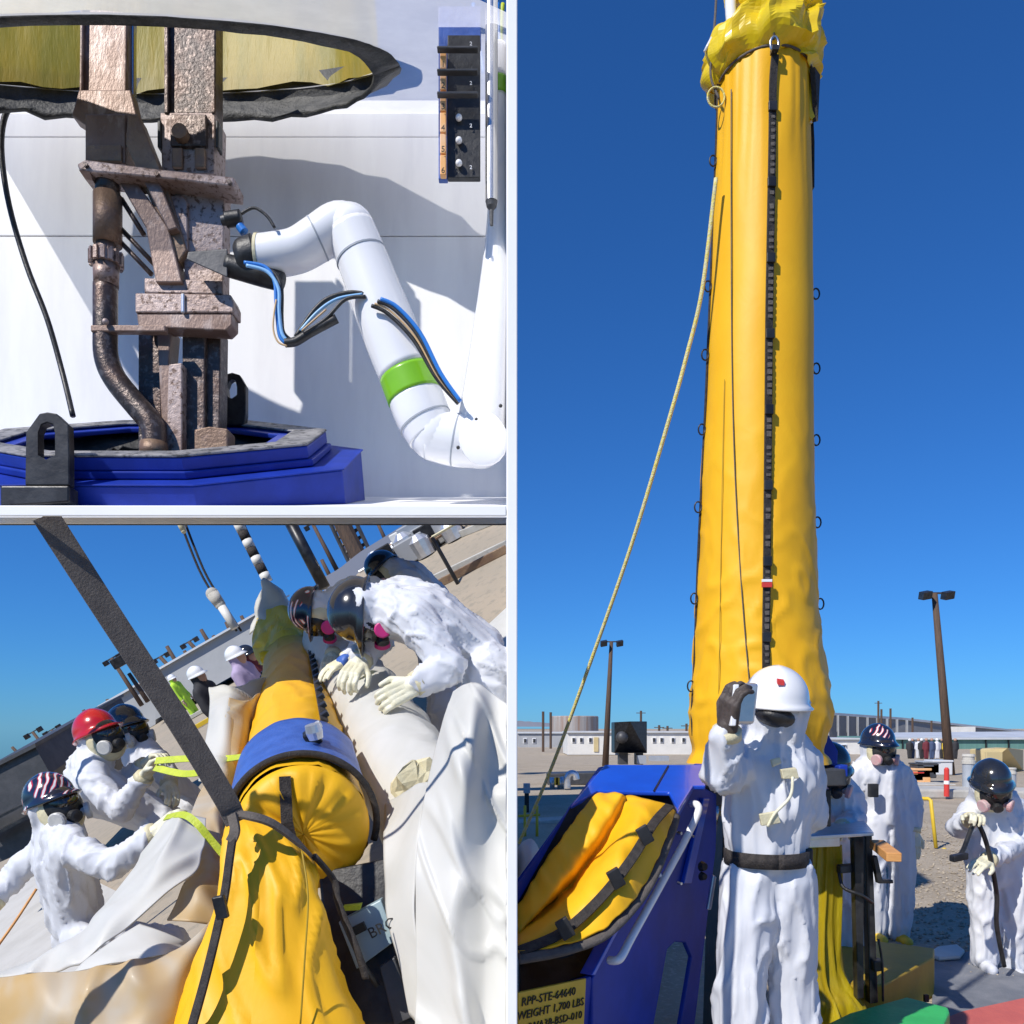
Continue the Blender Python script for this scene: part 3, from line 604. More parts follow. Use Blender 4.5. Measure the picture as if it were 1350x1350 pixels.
hs=thing('hoist_leg','grey wire hoist leg with a shackle joined to the black strap','hoist rope',P(1022,72,4.05)); MB().tube([P(1026,-100,4.03),P(1024,0,4.03),P(1020,52,4.03)],1.5*kt,8).build('wire','strap_grey',hs,smooth=True); MB().tube([P(1032,-100,4.05),P(1031,0,4.05),P(1027,50,4.05)],1.2*kt,8).build('wire','strap_grey',hs,smooth=True)
MB().tube([P(1021,58,4.03)+V((5*kt*math.cos(a),0,9*kt*math.sin(a))) for a in [2*math.pi*k/20 for k in range(21)]],1.8*kt,8,cap=False).build('shackle','steel',hs,smooth=True); MB().obox(P(1021,66,4.03),(4*kt,0,0),(0,.02,0),(0,0,3*kt)).build('shackle_pin','black_steel',hs)
tr=MB().tube(smoothpath([P(944,235,4.15),P(926,380,4.2),P(905,470,4.25),P(880,560,4.3),P(832,720,4.5),P(776,880,4.8),P(726,1015,5.1),P(684,1112,5.3)],8),.0105,8).build('yellow_rope','rope_yellow',smooth=True); tag(tr,'long yellow guide rope slanting down from the tall yellow sleeve','rope')

# ---------------------------------------------------------------- blue cradle
bc=thing('blue_cradle','blue steel tilting cradle with a white grab rail and yellow label','cradle',P(820,1350,3.2))
def pl(name,pts,ext,m,par=None,bev=.006): return MB().prism([P(*p) for p in pts],ext).build(name,m,par or bc,bevel=bev)
def pix_on(p0,n,x,y):                                         # pixel ray onto a plane
    r=P(x,y,1)-EYEV; return EYEV+r*((p0-EYEV).dot(n)/r.dot(n))
def plp(name,pl3,pts,th,m,par=None,bev=.006,off=0):
    a_,b_,c_=pl3; n=(b_-a_).cross(c_-a_).normalized()
    if n.y>0: n=-n
    return MB().prism([pix_on(a_+n*off,n,x,y) for x,y in pts],-n*th).build(name,m,par or bc,bevel=bev)
SP=[P(914,1036,3.74),P(782,1284,2.96),P(782,1284,2.96)+V((0,0,-1))]
TP=[P(797,1008,3.95),P(932,1008,3.95),P(752,1062,3.36)]
FP=[P(684,1318,2.72),P(780,1286,2.955),P(684,1318,2.72)+V((0,.12,-1))]
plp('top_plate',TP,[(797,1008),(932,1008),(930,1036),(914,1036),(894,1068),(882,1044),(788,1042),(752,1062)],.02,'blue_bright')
plp('top_seam',TP,[(880,1009),(882,1009),(863,1042),(861,1042)],.004,'black_steel',None,0,.006)
pl('back_shroud',[(922,1008,3.96),(952,1008,3.96),(950,1034,3.9),(914,1034,3.9)],(0,.12,0),'blue_paint')
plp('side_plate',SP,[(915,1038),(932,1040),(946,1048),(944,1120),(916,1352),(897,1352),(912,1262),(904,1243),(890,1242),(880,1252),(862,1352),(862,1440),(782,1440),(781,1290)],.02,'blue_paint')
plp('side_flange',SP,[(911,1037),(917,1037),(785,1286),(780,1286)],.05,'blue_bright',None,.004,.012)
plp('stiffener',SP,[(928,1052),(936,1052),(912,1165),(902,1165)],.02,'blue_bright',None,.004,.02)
pl('left_plate',[(797,1010,3.94),(790,1012,3.94),(682,1165,3.1),(682,1188,3.1),(752,1064,3.38)],(-.004,.02,0),'blue_paint')
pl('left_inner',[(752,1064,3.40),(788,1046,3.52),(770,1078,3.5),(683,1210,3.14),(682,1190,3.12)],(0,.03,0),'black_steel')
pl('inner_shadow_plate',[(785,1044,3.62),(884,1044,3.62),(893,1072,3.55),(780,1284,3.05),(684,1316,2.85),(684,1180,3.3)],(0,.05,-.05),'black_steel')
lbp=plp('front_panel',FP,[(684,1318),(780,1287),(781,1440),(686,1440)],.02,'blue_paint')
lab=plp('yellow_label',FP,[(684,1309),(773,1290),(770,1352),(684,1372)],.010,'label_yellow',None,.002,.012)
_n=(FP[1]-FP[0]).cross(FP[2]-FP[0]).normalized(); _n=-_n if _n.y>0 else _n
lx=pix_on(FP[0],_n,773,1291)-pix_on(FP[0],_n,684,1309)
for i,(tx,x0,y0,hh) in enumerate((('RPP-STE-64640',687,1327,16.0),('WEIGHT 1,700 LBS',681.5,1345.5,15.4),('X. IWA38-BSD-010',682,1363,15))):
    text(tx,hh*2.75/F*1.02,pix_on(FP[0]+_n*.0145,_n,x0,y0),lx,-_n.cross(lx) if (-_n.cross(lx)).z>0 else _n.cross(lx),'ink',lab)
# white grab rail
MB().tube(smoothpath([P(912,1060,3.60),P(919,1061,3.52),P(920,1072,3.50),P(902,1110,3.42),P(868,1172,3.22),P(833,1235,3.02),P(820,1260,2.94),P(813,1266,2.93),P(804,1266,2.96)],4),5.4*3.2/F,12).build('grab_rail','robot_white',bc,smooth=True)
for x,y,d in ((868,1154,3.25),): MB().tube([P(x-8,y,d+.06),P(x+2,y,d)],3*3.2/F,8).build('rail_bracket','robot_white',bc,smooth=True)
pl('grip',[(940,1153,3.55),(945,1156,3.55),(938,1200,3.55),(932,1200,3.55)],(0,.03,0),'aluminium')
for x,y,d,r in ((894,1098,3.42,3),(894,1164,3.3,2.5),(910,1102,3.5,2.5),(925,1142,3.5,7),(925,1155,3.5,6)):
    MB().lathe([(r*d/F,0),(r*d/F*.7,.02)],P(x,y,d),(0.6,-1,0),12).build('bolt',['steel','black_steel'][r>5],bc)
# yellow sleeve folded in the cradle
cs=thing('folded_sleeve','folded yellow vinyl sleeve with black edge piping lying in the blue cradle','sleeve',P(780,1250,3.1))
L0=[(800,1046,3.50),(782,1052,3.45),(745,1100,3.3),(710,1150,3.2),(683,1196,3.1)]
L1=[(818,1048,3.42),(800,1075,3.32),(765,1130,3.18),(725,1180,3.08),(683,1232,3.0)]
L1b=[(826,1050,3.46),(815,1078,3.38),(776,1140,3.26),(730,1190,3.16),(683,1228,3.08)]
L2=[(850,1054,3.40),(838,1085,3.22),(800,1140,3.05),(750,1200,2.95),(683,1244,2.88)]
L3=[(872,1060,3.42),(862,1090,3.24),(830,1150,3.02),(780,1210,2.9),(683,1253,2.84)]
L4=[(889,1070,3.48),(880,1096,3.30),(850,1165,3.05),(800,1222,2.88),(745,1245,2.82),(683,1256,2.80)]
rws=loft([L0,L1,L1b,L2,L3,L4],50,8)
mb=MB().grid(rws)
for v in mb.v:
    q=V((v.x*9+v.z*5,v.y*3,v.z*4)); v.y-=(1-2*abs(noise.noise(q)))*.018; v.z+=(1-2*abs(noise.noise(q*1.9+V((3,1,2)))))*.008
mb.build('vinyl','yellow_vinyl',cs,smooth=True,solid=.008)
MB().strip(smoothpath([P(883,1062,3.35),P(862,1085,3.20),P(833,1132,3.02),P(790,1186,2.90),P(740,1230,2.83),P(684,1254,2.79)],6),13*3/F,.008,(-.2,-1,.8)).build('webbing_strap','black_web',cs)
for q in ((850,1101,3.08),(812,1158,2.93),(745,1224,2.80)): MB().obox(P(*q),V((.02,.0,.012)),V((0,.012,0)),V((-.016,0,.03))).build('buckle','black_steel',cs,bevel=.004)
MB().tube(smoothpath([P(889,1076,3.46),P(882,1100,3.3),P(852,1170,3.06),P(802,1228,2.88),P(746,1252,2.81),P(684,1264,2.78)],6),9*3/F,8,sq=.6).build('edge_piping','strap_grey',cs,smooth=True)

# ---------------------------------------------------------------- stand, bench and floor pieces behind the front worker
hd=thing('sleeve_stand','black steel stand with a dark clamp bar under the tall yellow sleeve','stand',P(1000,1400,4.4))
def hp(name,pts,d,th,m='black_steel',bev=.006,par=None): return MB().prism([P(x,y,d) for x,y in pts],(0,th,0)).build(name,m,par or hd,bevel=bev)
hp('clamp_bar',[(926,1016),(1115,1014),(1117,1036),(926,1040)],3.98,.5,'dark_grey'); hp('clamp_block',[(934,1041),(955,1041),(955,1062),(936,1062)],3.98,.12,'dark_grey')
hp('upright',[(955,1041),(985,1041),(980,1400),(944,1400)],4.1,.3); hp('upright',[(1060,1041),(1096,1041),(1096,1090),(1060,1090)],4.1,.3)
MB().tube([P(945,1062,4.0),P(940,1086,4.0)],5*kt,10).build('clamp_screw','steel',hd,smooth=True); MB().tube([P(938,1088,4.0),P(930,1110,4.0)],4.5*kt,10).build('clamp_handle','black_rubber',hd,smooth=True)
hp('side_arm',[(1082,985),(1092,968),(1105,990),(1104,1014),(1080,1014)],4.4,.2,'blue_paint'); hp('arm_pad',[(1106,1010),(1118,1008),(1118,1024),(1106,1024)],4.1,.2,'blue_paint')
MB().tube([P(985+i*2,1044+i*7,4.05) if j==0 else P(958,1044+i*7,4.05) for i in range(1) for j in range(2)],2*kt,6).build('tie_bolt','steel',hd)
for i in range(4): MB().obox(P(970,1046+i*9,4.04),V((20*kt,0,0)),V((0,.05,0)),V((0,0,2.2*kt))).build('yellow_shim','yellow_paint',hd,bevel=.003)
bn=thing('work_bench','bench with a stainless tray top on black steel legs','bench',P(1110,1350,4.5))
def bp_(name,pts,d,th,m,bev=.005,par=None): return MB().prism([P(x,y,d) for x,y in pts],(0,th,0)).build(name,m,par or bn,bevel=bev)
MB().prism([P(1052,1103,4.3),P(1152,1097,4.3),P(1140,1082,5.0),P(1060,1086,5.0)],(0,0,-.02)).build('tray_top','aluminium',bn,bevel=.004)
bp_('tray_apron',[(1066,1103),(1108,1101),(1108,1116),(1066,1118)],4.34,.3,'aluminium')
bp_('leg',[(1126,1101),(1139,1101),(1139,1316),(1131,1318)],4.36,.06,'black_steel'); bp_('leg',[(1141,1100),(1150,1100),(1158,1322),(1147,1324)],4.42,.06,'black_steel')
bp_('cross_rail',[(1108,1142),(1128,1140),(1128,1150),(1108,1152)],4.4,.06,'dark_grey'); bp_('clamp_bracket',[(1151,1130),(1157,1128),(1164,1160),(1178,1160),(1178,1165),(1158,1165)],4.36,.04,'black_steel'); bp_('junction_box',[(1152,1268),(1165,1266),(1166,1280),(1153,1282)],4.38,.06,'black_steel'); bp_('back_leg',[(1100,1104),(1106,1104),(1106,1200),(1100,1200)],4.9,.06,'black_steel')
MB().tube(smoothpath([P(1106,1150,4.4),P(1112,1170,4.36),P(1135,1180,4.33),P(1150,1190,4.4)],5),2.4*kt,8).build('hose','black_rubber',bn,smooth=True)
MB().tube(smoothpath([P(1158,1238,4.38),P(1163,1270,4.38),P(1164,1320,4.38)],5),1.6*kt,6).build('hose','black_rubber',bn,smooth=True)
wa,wb_=P(1149,1113,4.3),P(1170,1130,4.02); wc=(wb_-wa).normalized(); wr_=wc.cross(V((0,0,1))).normalized()
tag(MB().obox((wa+wb_)/2+V((.03,0,0)),wc*.15,wr_*.035,wr_.cross(wc)*.022).build('wood_block','wood_orange',bevel=.004),'short orange timber block clamped to the bench leg','timber')
hsl=thing('film_skirt','translucent yellow film skirt hanging below the stainless bench','film skirt',P(1085,1350,4.3))
rows=[]
for (y,l,r) in [(1113,1056,1106),(1140,1052,1108),(1180,1047,1108),(1220,1042,1107),(1262,1036,1108),(1290,1034,1116),(1312,1031,1132),(1335,1028,1142),(1370,1024,1148),(1400,1024,1148)]:
    c=P((l+r)/2,y,4.55); rad=(r-l)/2*4.5/F; row=[]
    for k in range(97):
        a=2*math.pi*(k%96)/96; ca,sa=math.cos(a),math.sin(a)
        pleat=math.exp(-(noise.noise(V((sa*3.4,ca*3.4,y*.0016)))/.13)**2)*.16+noise.noise(V((sa*2,ca*2,y*.006)))*.12+(math.exp(-(noise.noise(V((sa*2,ca*2,y*.03)))/.12)**2)*.10 if y>1250 else 0)
        row.append(c+V((sa*rad*(.94+pleat),-ca*rad*.85*(.94+pleat),0)))
    rows.append(row)
rws=[list(t) for t in zip(*[smoothpath([r[i] for r in rows],4) for i in range(97)])]
MB().grid(rws).build('film','lime_film',hsl,smooth=True)
ob_=thing('olive_box','olive yellow low steel box beside the film skirt','box',P(1170,1330,4.6))
def ground_slab(name,pts,z0,z1,m,par=None,bev=.01):           # plan outline through pixels on a level top
    q=[]
    for x,y in pts:
        d=(EYE-z1)*F/(y-CY); q.append(V(((x-CX)*d/F,d,z1)))
    return MB().prism(q,(0,0,z0-z1)).build(name,m,par,bevel=bev)
def tagslab(o,l,c): return tag(o,l,c)
ground_slab('box_body',[(1098,1300),(1165,1298),(1231,1262),(1232,1250),(1120,1236),(1090,1240)],.0,.24,'box_olive',ob_)
MB().obox(P(1221,1316,4.72),(3*kt,0,0),(0,.01,0),(0,0,5*kt)).build('box_latch','black_steel',ob_)
tag(ground_slab('green_block',[(1085,1352),(1120,1335),(1195,1314),(1250,1328),(1252,1334),(1240,1360),(1110,1380)],0,.26,'green_block'),'bright green plastic step block on the ground','block')
tag(ground_slab('red_mat',[(1225,1350),(1268,1333),(1420,1300),(1440,1420),(1230,1420)],0,.03,'red_mat',None,.004),'salmon red rubber mat on the ground beside the green block','mat')
tag(ground_slab('grey_mat',[(1228,1330),(1232,1262),(1300,1250),(1420,1272),(1420,1312),(1268,1334),(1240,1345)],0,.018,'grey_mat',None,.004),'dark grey rubber floor mat under the worker with the hose','mat')
tag(ground_slab('white_sheet',[(1222,1256),(1236,1247),(1262,1244),(1272,1252),(1266,1260),(1238,1262)],.022,.05,'white_film',None,.012),'small crumpled white sheet lying beyond the grey mat','sheet')
# loose stones over the nearer gravel
st_=MB()
for i in range(5200):
    d=5.4+9*random.random()**1.3; x=random.uniform(2.0,.68*d); r=random.uniform(.008,.024)
    z=r*.35; c=V((x,d,z)); a=random.random()*6.28; u=V((math.cos(a),math.sin(a),0))*r; v=V((-math.sin(a),math.cos(a),0))*r*random.uniform(.6,.9)
    st_.add([c+u,c+v,c-u,c-v,c+V((0,0,r*.7))+u*.2,c-V((0,0,r*.5))],[(0,1,4),(1,2,4),(2,3,4),(3,0,4),(1,0,5),(2,1,5),(3,2,5),(0,3,5)])
s_o=st_.build('loose_stones','stone'); s_o['kind']='stuff'; s_o['label']='loose pale stones strewn over the level gravel'
# ---------------------------------------------------------------- people
def frame(x,y,z,o): return Matrix(((x.x,y.x,z.x,o.x),(x.y,y.y,z.y,o.y),(x.z,y.z,z.z,o.z),(0,0,0,1)))
def glove_mesh(curl,mir):
    mb=MB(); s=-1 if mir else 1
    for i in range(4):
        x=(-.03+.02*i)*s; mb.cap((x*.8,0,0),.018,(x,.085,0),.0155,10)
    mb.cap((0,-.075,0),.043,(0,.0,0),.031,12)
    for i,(L,x) in enumerate(zip((.062,.076,.08,.07),(-.034,-.012,.012,.034))):
        p=V((x*s,.088,0)); a=curl*.45; r=.0105
        for seg in range(3):
            l=L*(.45,.33,.28)[seg]*1.15; q=p+V((0,math.cos(a)*l,-math.sin(a)*l)); mb.cap(p,r,q,r*.93,8); p=q; r*=.93; a+=curl*(.75+.08*i)
    p=V((.034*s,.02,-.004)); q=V((.062*s,.052,-.016)); t=V((.066*s,.088,-.022-.02*curl)); mb.cap(p,.0175,q,.0135,8); mb.cap(q,.0135,t,.011,8)
    me=evalmesh(mb,.0045,3,.4); me.polygons.foreach_set('use_smooth',[True]*len(me.polygons)); return me
GL={(c,m):glove_mesh(c,m) for c in (.35,.95) for m in (0,1)}
def glove(par,wr,dr,nrm,m,curl=.35,mir=0,sc=1.0):
    dr=dr.normalized(); n=nrm-dr*nrm.dot(dr)
    if n.length<.05: n=dr.orthogonal()
    n.normalize(); x=dr.cross(n); me=GL[(curl,mir)]; ob=bpy.data.objects.new('glove',me); COL.objects.link(ob)
    if not me.materials: me.materials.append(M[m])
    ob.material_slots[0].link='OBJECT'; ob.material_slots[0].material=M[m]
    ob.parent=par; ob.matrix_local=frame(x*sc,dr*sc,n*sc,wr-ORG[par.name]); ORG[ob.name]=ORG[par.name]; return ob
def helmet_mesh():
    mb=MB(); rows=[]; n=40
    for j in range(11):
        p=math.pi/2*j/10; row=[]
        for k in range(n+1):
            a=2*math.pi*k/n; rx,ry,rz=.118,.142,.128; rid=1+.022*math.exp(-(math.sin(a)*2.2*math.cos(p))**2*6)*math.sin(p+.3)
            row.append(V((rx*math.sin(a)*math.cos(p)*rid,ry*math.cos(a)*math.cos(p)*rid,rz*math.sin(p)*rid)))
        rows.append(row)
    rows.insert(0,[V((.124*math.sin(a),(.149 if math.cos(a)<0 else .149+.0*a)*math.cos(a),-.012)) for a in [2*math.pi*k/n for k in range(n+1)]])
    brim=[]
    for k in range(n+1):
        a=2*math.pi*k/n; f=max(0,math.cos(a)); e=.012+.055*f**1.6; brim.append(V(((.124+.012+.006*f)*math.sin(a),(.149+e)*math.cos(a),-.022-.020*f)))
    rows.insert(0,brim); rows.insert(0,[V((q.x*.97,q.y*.97,q.z-.006)) for q in brim]); rows.insert(0,[V((.117*math.sin(a),.141*math.cos(a),-.014)) for a in [2*math.pi*k/n for k in range(n+1)]])
    mb.grid(rows); me=mb.mesh('helmet'); me.polygons.foreach_set('use_smooth',[True]*len(me.polygons)); return me
HM=helmet_mesh()
def helmet(par,hc,hu,hf,m,sc=1.0):
    hu=hu.normalized(); hf=(hf-hu*hf.dot(hu)).normalized(); x=hf.cross(hu); ob=bpy.data.objects.new('helmet',HM); COL.objects.link(ob)
    if not HM.materials: HM.materials.append(M[m])
    ob.material_slots[0].link='OBJECT'; ob.material_slots[0].material=M[m]; ob.parent=par; ob.matrix_local=frame(x*sc,hf*sc,hu*sc,hc+hu*.045-ORG[par.name]); ORG[ob.name]=ORG[par.name]; return ob
def respirator(par,hc,hu,hf,pink='filter_pink',vis='visor'):
    hu=hu.normalized(); hf=(hf-hu*hf.dot(hu)).normalized(); x=hf.cross(hu); c=hc+hf*.078-hu*.026
    MB().ell(c-hf*.02-hu*.01,x*.112,hf*.082,hu*.136,20,14).build('face_seal','cream',par,smooth=True)
    rim=MB().ell(c+hf*.008-hu*.005,x*.096,hf*.076,hu*.116,24,16).build('mask_rim','black_rubber',par,smooth=True)
    MB().ell(c+hf*.019+hu*.016,x*.085,hf*.073,hu*.084,24,16).build('visor',vis,rim,smooth=True)
    MB().lathe([(.030,0),(.034,.02),(.030,.045),(.018,.05)],c+hf*.060-hu*.070,hf-hu*.35,16).build('exhale_valve','black_rubber',rim,smooth=False)
    for s in (-1,1):
        dv=(x*s*.85+hf*.5-hu*.12).normalized(); o=c+hf*.045-hu*.068+x*s*.045
        MB().lathe([(.022,0),(.022,.025),(.041,.026),(.043,.048),(.036,.054)],o,dv,18).build('filter',pink,rim,smooth=False)
def stand(base,up,fw,H=1.78,lean=0,wid=1):
    up=up.normalized(); fw=(fw-up*fw.dot(up)).normalized(); r=fw.cross(up); s=H/1.78
    def q(x,y,z): return base+(r*x*wid+fw*y+up*z)*s
    return dict(head=q(0,.03,1.63),neck=q(0,.0,1.47),chest=q(0,0,1.28),pel=q(0,0,.97),sr=q(.19,0,1.42),er=q(.26,.0,1.14),wr=q(.27,.07,.90),sl=q(-.19,0,1.42),el=q(-.26,0,1.14),wl=q(-.27,.07,.90),
        hr=q(.10,0,.92),kr=q(.115,.03,.52),ar=q(.12,0,.10),hl=q(-.10,0,.92),kl=q(-.115,.03,.52),al=q(-.12,0,.10))
def person(label,J,hu,hf,hat,up=V((0,0,1)),mask=True,suit='suit',gm='glove_cream',gl=((.35),(.35)),pink='filter_pink',seed=1,voxel=.015,group=None,s=1.0,belt=False,boots='cream',amp=.017,hood='suit',legs=True,hcol=None):
    base=(J['al']+J['ar'])/2-up*.08; t=thing('person',label,'person',base,group); mb=MB()
    mb.cap(J['head'],.122*s,J['head']-hu*.05*s,.118*s); mb.cap(J['head']-hu*.06,.105*s,J['neck'],.10*s); mb.cap(J['neck'],.105*s,J['chest'],.14*s)
    mb.cap(J['neck'].lerp(J['sl'],.35),.10*s,J['sl'],.088*s); mb.cap(J['neck'].lerp(J['sr'],.35),.10*s,J['sr'],.088*s)
    for a,b in (('sl','hl'),('sr','hr')):
        mb.cap(J[a].lerp(J['chest'],.4),.118*s,J[b].lerp(J['pel'],.45)+up*.05,.105*s)
    mb.cap(J['chest'],.14*s,J['pel'],.122*s)
    for k in 'lr':
        mb.cap(J['s'+k],.088*s,J['e'+k],.072*s); mb.cap(J['e'+k],.074*s,J['w'+k],.056*s)
        if legs:
            mb.cap(J['h'+k],.118*s,J['k'+k],.092*s); mb.cap(J['k'+k],.094*s,J['a'+k],.086*s)
    fused('coverall',mb,voxel,suit,t,4,(amp,11,seed,(J['chest']-J['pel']).normalized()))
    for k,c,mi in (('l',gl[0],1),('r',gl[1],0)):
        if c is None: continue
        dr=J['w'+k]-J['e'+k]; nm=J.get('n'+k, V((0,0,1))+hf*.3)
        glove(t,J['w'+k]+dr.normalized()*.055,dr,nm,gm,c,mi,1.08*s)
        MB().tube([J['w'+k]+dr.normalized()*.01,J['w'+k]+dr.normalized()*.045],[.054*s,.050*s],14).build('cuff_tape','cream',t,smooth=True)
    if legs:
        fw=(hf-up*hf.dot(up)); fw=fw.normalized() if fw.length>.1 else V((0,-1,0))
        for k in 'lr':
            b=MB(); a=J['a'+k]-up*.03; b.cap(a-up*.015-fw*.02,.05,a-up*.02+fw*.14,.042); fused('boot',b,.012,boots,t,2)
    if hat: helmet(t,J['head'],hu,hf,hat,1.0*s)
    else: pass
    if mask: respirator(t,J['head'],hu,hf,pink)
    if belt:
        c=J['pel']+up*.04; r=hf.cross(up).normalized(); ff=up.cross(r); MB().tube([c+r*(.205*math.cos(a))+ff*(.165*math.sin(a)) for a in [2*math.pi*k/32 for k in range(33)]],.011,6,cap=False,sq=1).build('belt_cord','black_web',t)
    return t
Z=V((0,0,1))
# worker holding the tool, seen from behind
d=3.3
J=stand(V((P(1008,0,d).x,d,0)),Z,V((0,1,0)),1.80)
J.update(head=P(1021,938,3.28),neck=P(1017,972,3.3),chest=P(1012,1040,3.3),pel=P(1010,1128,3.3),sl=P(980,1003,3.28),sr=P(1052,1005,3.30),el=P(952,1022,3.12),wl=P(957,975,3.05),er=P(1064,1072,3.36),wr=P(1040,1075,3.62),hl=P(990,1158,3.3),hr=P(1034,1158,3.3),kl=P(976,1300,3.24),kr=P(1044,1305,3.34),al=P(974,1468,3.25),ar=P(1050,1468,3.36),nl=V((-.9,-.5,0)))
fw_=person('worker in white hard hat seen from behind, raising a gauge to the yellow sleeve',J,V((.05,-.12,1)).normalized(),V((.1,1,.05)),'helmet_white',mask=False,gm='glove_dark',gl=(.95,.95),seed=2,voxel=.011,amp=.02,s=1.06)
bl=MB(); c=P(1010,1129,3.3); rows=[]
for z in (-.028,.028): rows.append([c+V((.158*math.sin(a),-.150*math.cos(a),z)) for a in [2*math.pi*k/40 for k in range(41)]])
bl.grid(rows).build('belt','black_web',fw_,smooth=True,solid=.012); MB().obox(P(1062,1132,3.28),(.022,0,0),(0,.03,0),(0,0,.045)).build('belt_pouch','black_rubber',fw_,bevel=.01)
MB().obox(P(1029,899,3.134),V((.013,0,-.002)),V((0,.006,.004)),V((0,0,.008))).build('red_sticker','red_plastic',fw_)
MB().ell(P(1022,945,3.192),V((.076,0,-.012)),V((0,.070,0)),V((0,0,.042)),18,10).build('nape_strap','black_rubber',fw_,smooth=True)
for q,sz in (((1041,1021,3.125),(.028,.018)),((1015,1078,3.12),(.034,.024)),((1022,1005,3.13),(.02,.012))): MB().obox(P(*q),V((sz[0],.004,.004)),V((0,.012,0)),V((-.004,0,sz[1]))).noise(.012,(15,15,15)).build('seal_tape','cream',fw_,bevel=.003)
MB().tube(smoothpath([P(1045,1024,3.115),P(1042,1050,3.11),P(1022,1072,3.11),P(1012,1090,3.11)],5),.006,6).build('tape_strip','glove_cream',fw_,smooth=True)
tool=thing('grey_gauge','grey hand gauge held up against the yellow sleeve','gauge',P(975,955,3.0)); MB().obox(P(976,928,3.02),V((.045,.012,.0)),V((-.01,.035,0)),V((.008,0,.075))).build('housing','aluminium',tool,bevel=.012); MB().obox(P(966,930,2.99),V((.010,.0,.0)),V((0,.03,0)),V((.006,0,.074))).build('side_plate','robot_white',tool,bevel=.004); MB().obox(P(978,912,2.99),V((.02,0,0)),V((0,.012,0)),V((0,0,.012))).build('display','dark_grey',tool,bevel=.003)
# facing worker
d=6.4
J=stand(V((P(1168,0,d).x,d,0)),Z,V((0,-1,0)),1.76)
J.update(head=P(1157,984,d),neck=P(1158,1004,d),sr=P(1130,1022,d),sl=P(1188,1022,d),er=P(1119,1062,d),wr=P(1124,1098,d-.1),el=P(1202,1058,d),wl=P(1204,1090,d-.05),ar=P(1152,1226,d),al=P(1184,1228,d))
fw2=person('standing worker in white coverall facing the bench, arms down, dark hard hat with red patches',J,Z,V((.05,-1,-.05)),'helmet_patch',seed=4,boots='yellow_paint',amp=.02,s=1.03)
MB().obox(P(1151,1042,d-.19),(.035,0,0),(0,.02,0),(0,0,.05)).build('dosimeter','black_rubber',fw2,bevel=.006)
# worker with the hose
d=5.6
J=stand(V((P(1316,0,d).x,d,.0)),Z,V((-.25,-1,0)),1.60)
J.update(head=P(1306,1034,d-.1),neck=P(1312,1052,d),chest=P(1314,1090,d),sr=P(1284,1068,d),sl=P(1342,1070,d+.05),er=P(1264,1092,d-.12),wr=P(1278,1082,d-.34),el=P(1346,1112,d-.05),wl=P(1306,1132,d-.34),pel=P(1316,1150,d),ar=P(1298,1262,d),al=P(1338,1272,d),nr=V((0,-.6,.8)),nl=V((0,-.5,.9)))
person('worker in white coverall and black hard hat looking down at a black hose wand',J,V((-.1,-.25,1)).normalized(),V((-.2,-.85,-.45)),'helmet_black',seed=6,gl=(.35,.95),amp=.02,boots='suit')
hz=thing('hose_wand','thin black hose wand held by the worker in the black hard hat','hose',P(1320,1275,5.3)); MB().tube(smoothpath([P(1262,1130,5.0),P(1270,1120,5.05),P(1284,1086,5.16),P(1293,1092,5.16),P(1304,1125,5.18),P(1314,1180,5.25),P(1314,1220,5.28),P(1324,1274,5.35)],6),.014,10).build('hose','black_rubber',hz,smooth=True); MB().obox(P(1264,1130,5.0),(.045,0,.01),(0,.03,0),(0,0,.02)).build('nozzle','black_steel',hz,bevel=.008)
# worker behind the bench
d=5.35
J=stand(V((P(1104,0,d).x,d,0)),Z,V((.1,-1,0)),1.60)
J.update(head=P(1094,1014,d-.12),neck=P(1098,1032,d),sr=P(1072,1052,d),sl=P(1120,1052,d),er=P(1062,1084,d-.1),wr=P(1082,1090,d-.4),el=P(1128,1080,d-.1),wl=P(1112,1090,d-.4),ar=P(1090,1270,d),al=P(1118,1270,d))
person('worker in white coverall stooping behind the stainless bench, mostly hidden by the stand',J,V((0,-.25,1)).normalized(),V((-.05,-.9,-.35)),'helmet_black',seed=8,amp=.02,boots='yellow_paint')
# ---------------------------------------------------------------- background of the level yard
def up_pole(name,label,x0,y0,x1,y1,d,r0,r1,group=None,lamps=True,m='wood_pole'):
    a,b=P(x0,y0,d),P(x1,y1,d); t=thing(name,label,'pole',a,group); MB().tube([a-V((0,0,.2)),a.lerp(b,.5),b],[r0,(r0+r1)/2,r1],12).build('shaft',m,t,smooth=True)
    if lamps:
        MB().obox(b,V((.5,0,0)),V((0,.04,0)),V((0,0,.03))).build('lamp_bar','dark_grey',t)
        for s in (-1,1): MB().obox(b+V((s*.4,-.15,-.1)),V((.16,0,.03)),V((0,.2,.05)),V((0,-.04,.13))).build('floodlight','black_steel',t,bevel=.02)
    return t
up_pole('light_pole','leaning brown timber light pole with twin floodlights behind the respirator workers',1253,1020,1232,782,30,.17,.10)
up_pole('light_pole','timber light pole with twin floodlights beside the yellow guide rope',798,1007,806,846,42,.17,.09)
DG=95
def bbox(name,x0,x1,y0,y1,d,th,m,par=None,bev=0): return MB().prism([P(x0,y0,d),P(x1,y0,d),P(x1,y1,d),P(x0,y1,d)],(0,th,0)).build(name,m,par,bevel=bev)
